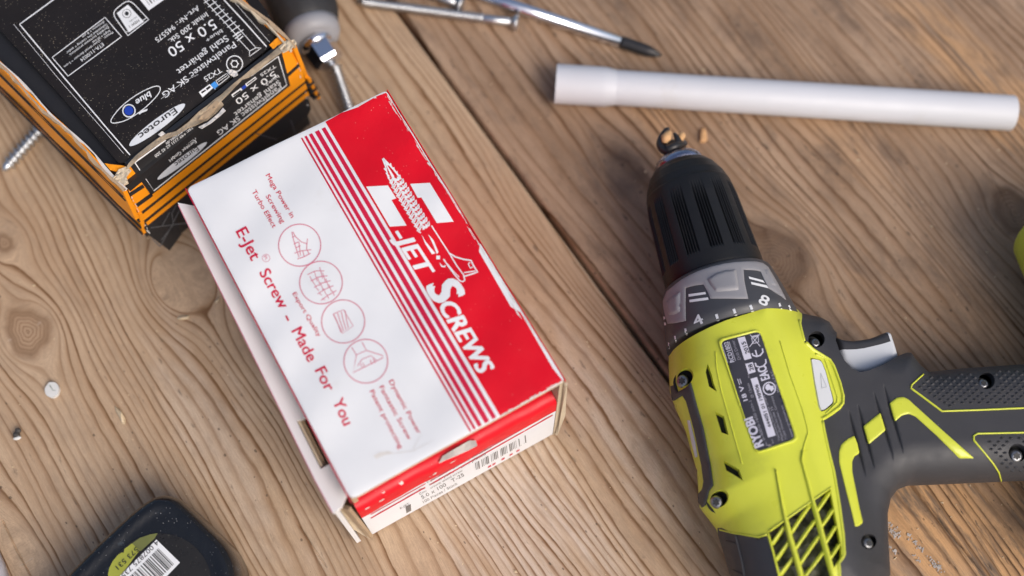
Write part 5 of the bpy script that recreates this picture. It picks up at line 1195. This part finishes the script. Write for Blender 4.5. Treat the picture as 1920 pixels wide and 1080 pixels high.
# magnetic rail on the far side
rail = [(1259, 724), (1265, 722), (1272, 735), (1287, 727), (1296, 718), (1301, 735), (1305, 752), (1320, 805), (1333, 873), (1338, 910), (1330, 921), (1324, 947), (1318, 951), (1312, 942), (1310, 928), (1319, 916), (1321, 903), (1317, 873), (1303, 805), (1288, 752), (1281, 741), (1262, 753)]
dpatch(SM, rail, .0010, M_GRIP, 'side_rail', drill, .0016, 4, (2.5, .4))
dpatch(SM, [(1289, 788), (1294, 788), (1304, 830), (1308, 856), (1304, 858), (1297, 830)], .0004, M_LGREY, 'magnet_strip', drill, .002, 5, (2, .5))
# steps on the rear cap
for a, b in (((1362, 1014), (1380, 1018)), ((1374, 1068), (1392, 1076)), ((1420, 1012), (1436, 1008))): rib([a, b], 2, 2, .0006, 'moulded_ridge', M_GRIP, rearp, depth=.001)
rib([(1379, 1002), (1386, 1030), (1392, 1056), (1398, 1090)], 2, 3, .0007, 'moulded_ridge', M_GRIP, rearp, depth=.001)
# trigger
tr = [(1564, 627), (1580, 633), (1597, 635), (1613, 633.5), (1630, 631), (1644, 626), (1655, 621), (1663, 618.5), (1670, 620), (1675, 625), (1681, 643), (1688, 666), (1683, 676), (1658, 692), (1631, 703), (1610, 706), (1590, 699), (1574, 680), (1568, 655)]
ZT = ZC+.0105
T2 = px2mm(tr, ZT-.002); 
split = px2mm([(1572, 654.5), (1588, 655.5), (1604, 655), (1620, 653), (1633, 650), (1652, 645.5), (1670, 640), (1666, 628), (1663, 618.5)], ZT)
def trig(name, poly, m, whole):
    V, T, B = cdt(poly, (), 1.2, rings=(.15, .5, 1.0)); d = dist_poly(V, whole); h = 10.5*prof_h(d, 3.2, 2.4); V3 = lift3(V, h); T, B = orient(V3, T, B, rz)
    foot = V3.copy(); foot[:, 2] = 2*ZC-foot[:, 2]; Vs, Fs = shell(V3, T, B, foot-V3, cap=True); o = mesh_obj(name, Vs, Fs, m, drill); o.data.polygons.foreach_set('use_smooth', [len(f) == 3 for f in Fs]); return o
top_poly = np.concatenate([T2[0:8], split[::-1][1:]]); low_poly = np.concatenate([split, T2[8:]])
trig('trigger', low_poly, M_LGREY, T2); trig('trigger_pad', top_poly, M_GRIP, T2)
# battery foot at the end of the handle, mostly out of frame
bp = spline([(1924, 420), (1913, 436), (1912, 450), (1919, 468), (1950, 540), (2000, 640), (2050, 690), (2060, 900), (2055, 1080), (2270, 1090), (2300, 700), (2270, 420), (2110, 366), (1990, 392), (1945, 420)], 4, True)
Q = px2mm(bp, ZC); V, T, B = cdt(Q, (), 4, rings=(.3, 1, 2.5, 5)); h = 24*prof_h(dist_poly(V, Q), 14, 2.0); V3 = lift3(V, h); T, B = orient(V3, T, B, rz); V4 = lift3(V, h, -1)
Vs, Fs = shell(V3, T, B, V4-V3, cap=True); mesh_obj('battery_foot', Vs, Fs, M_LIME2, drill, smooth=True)
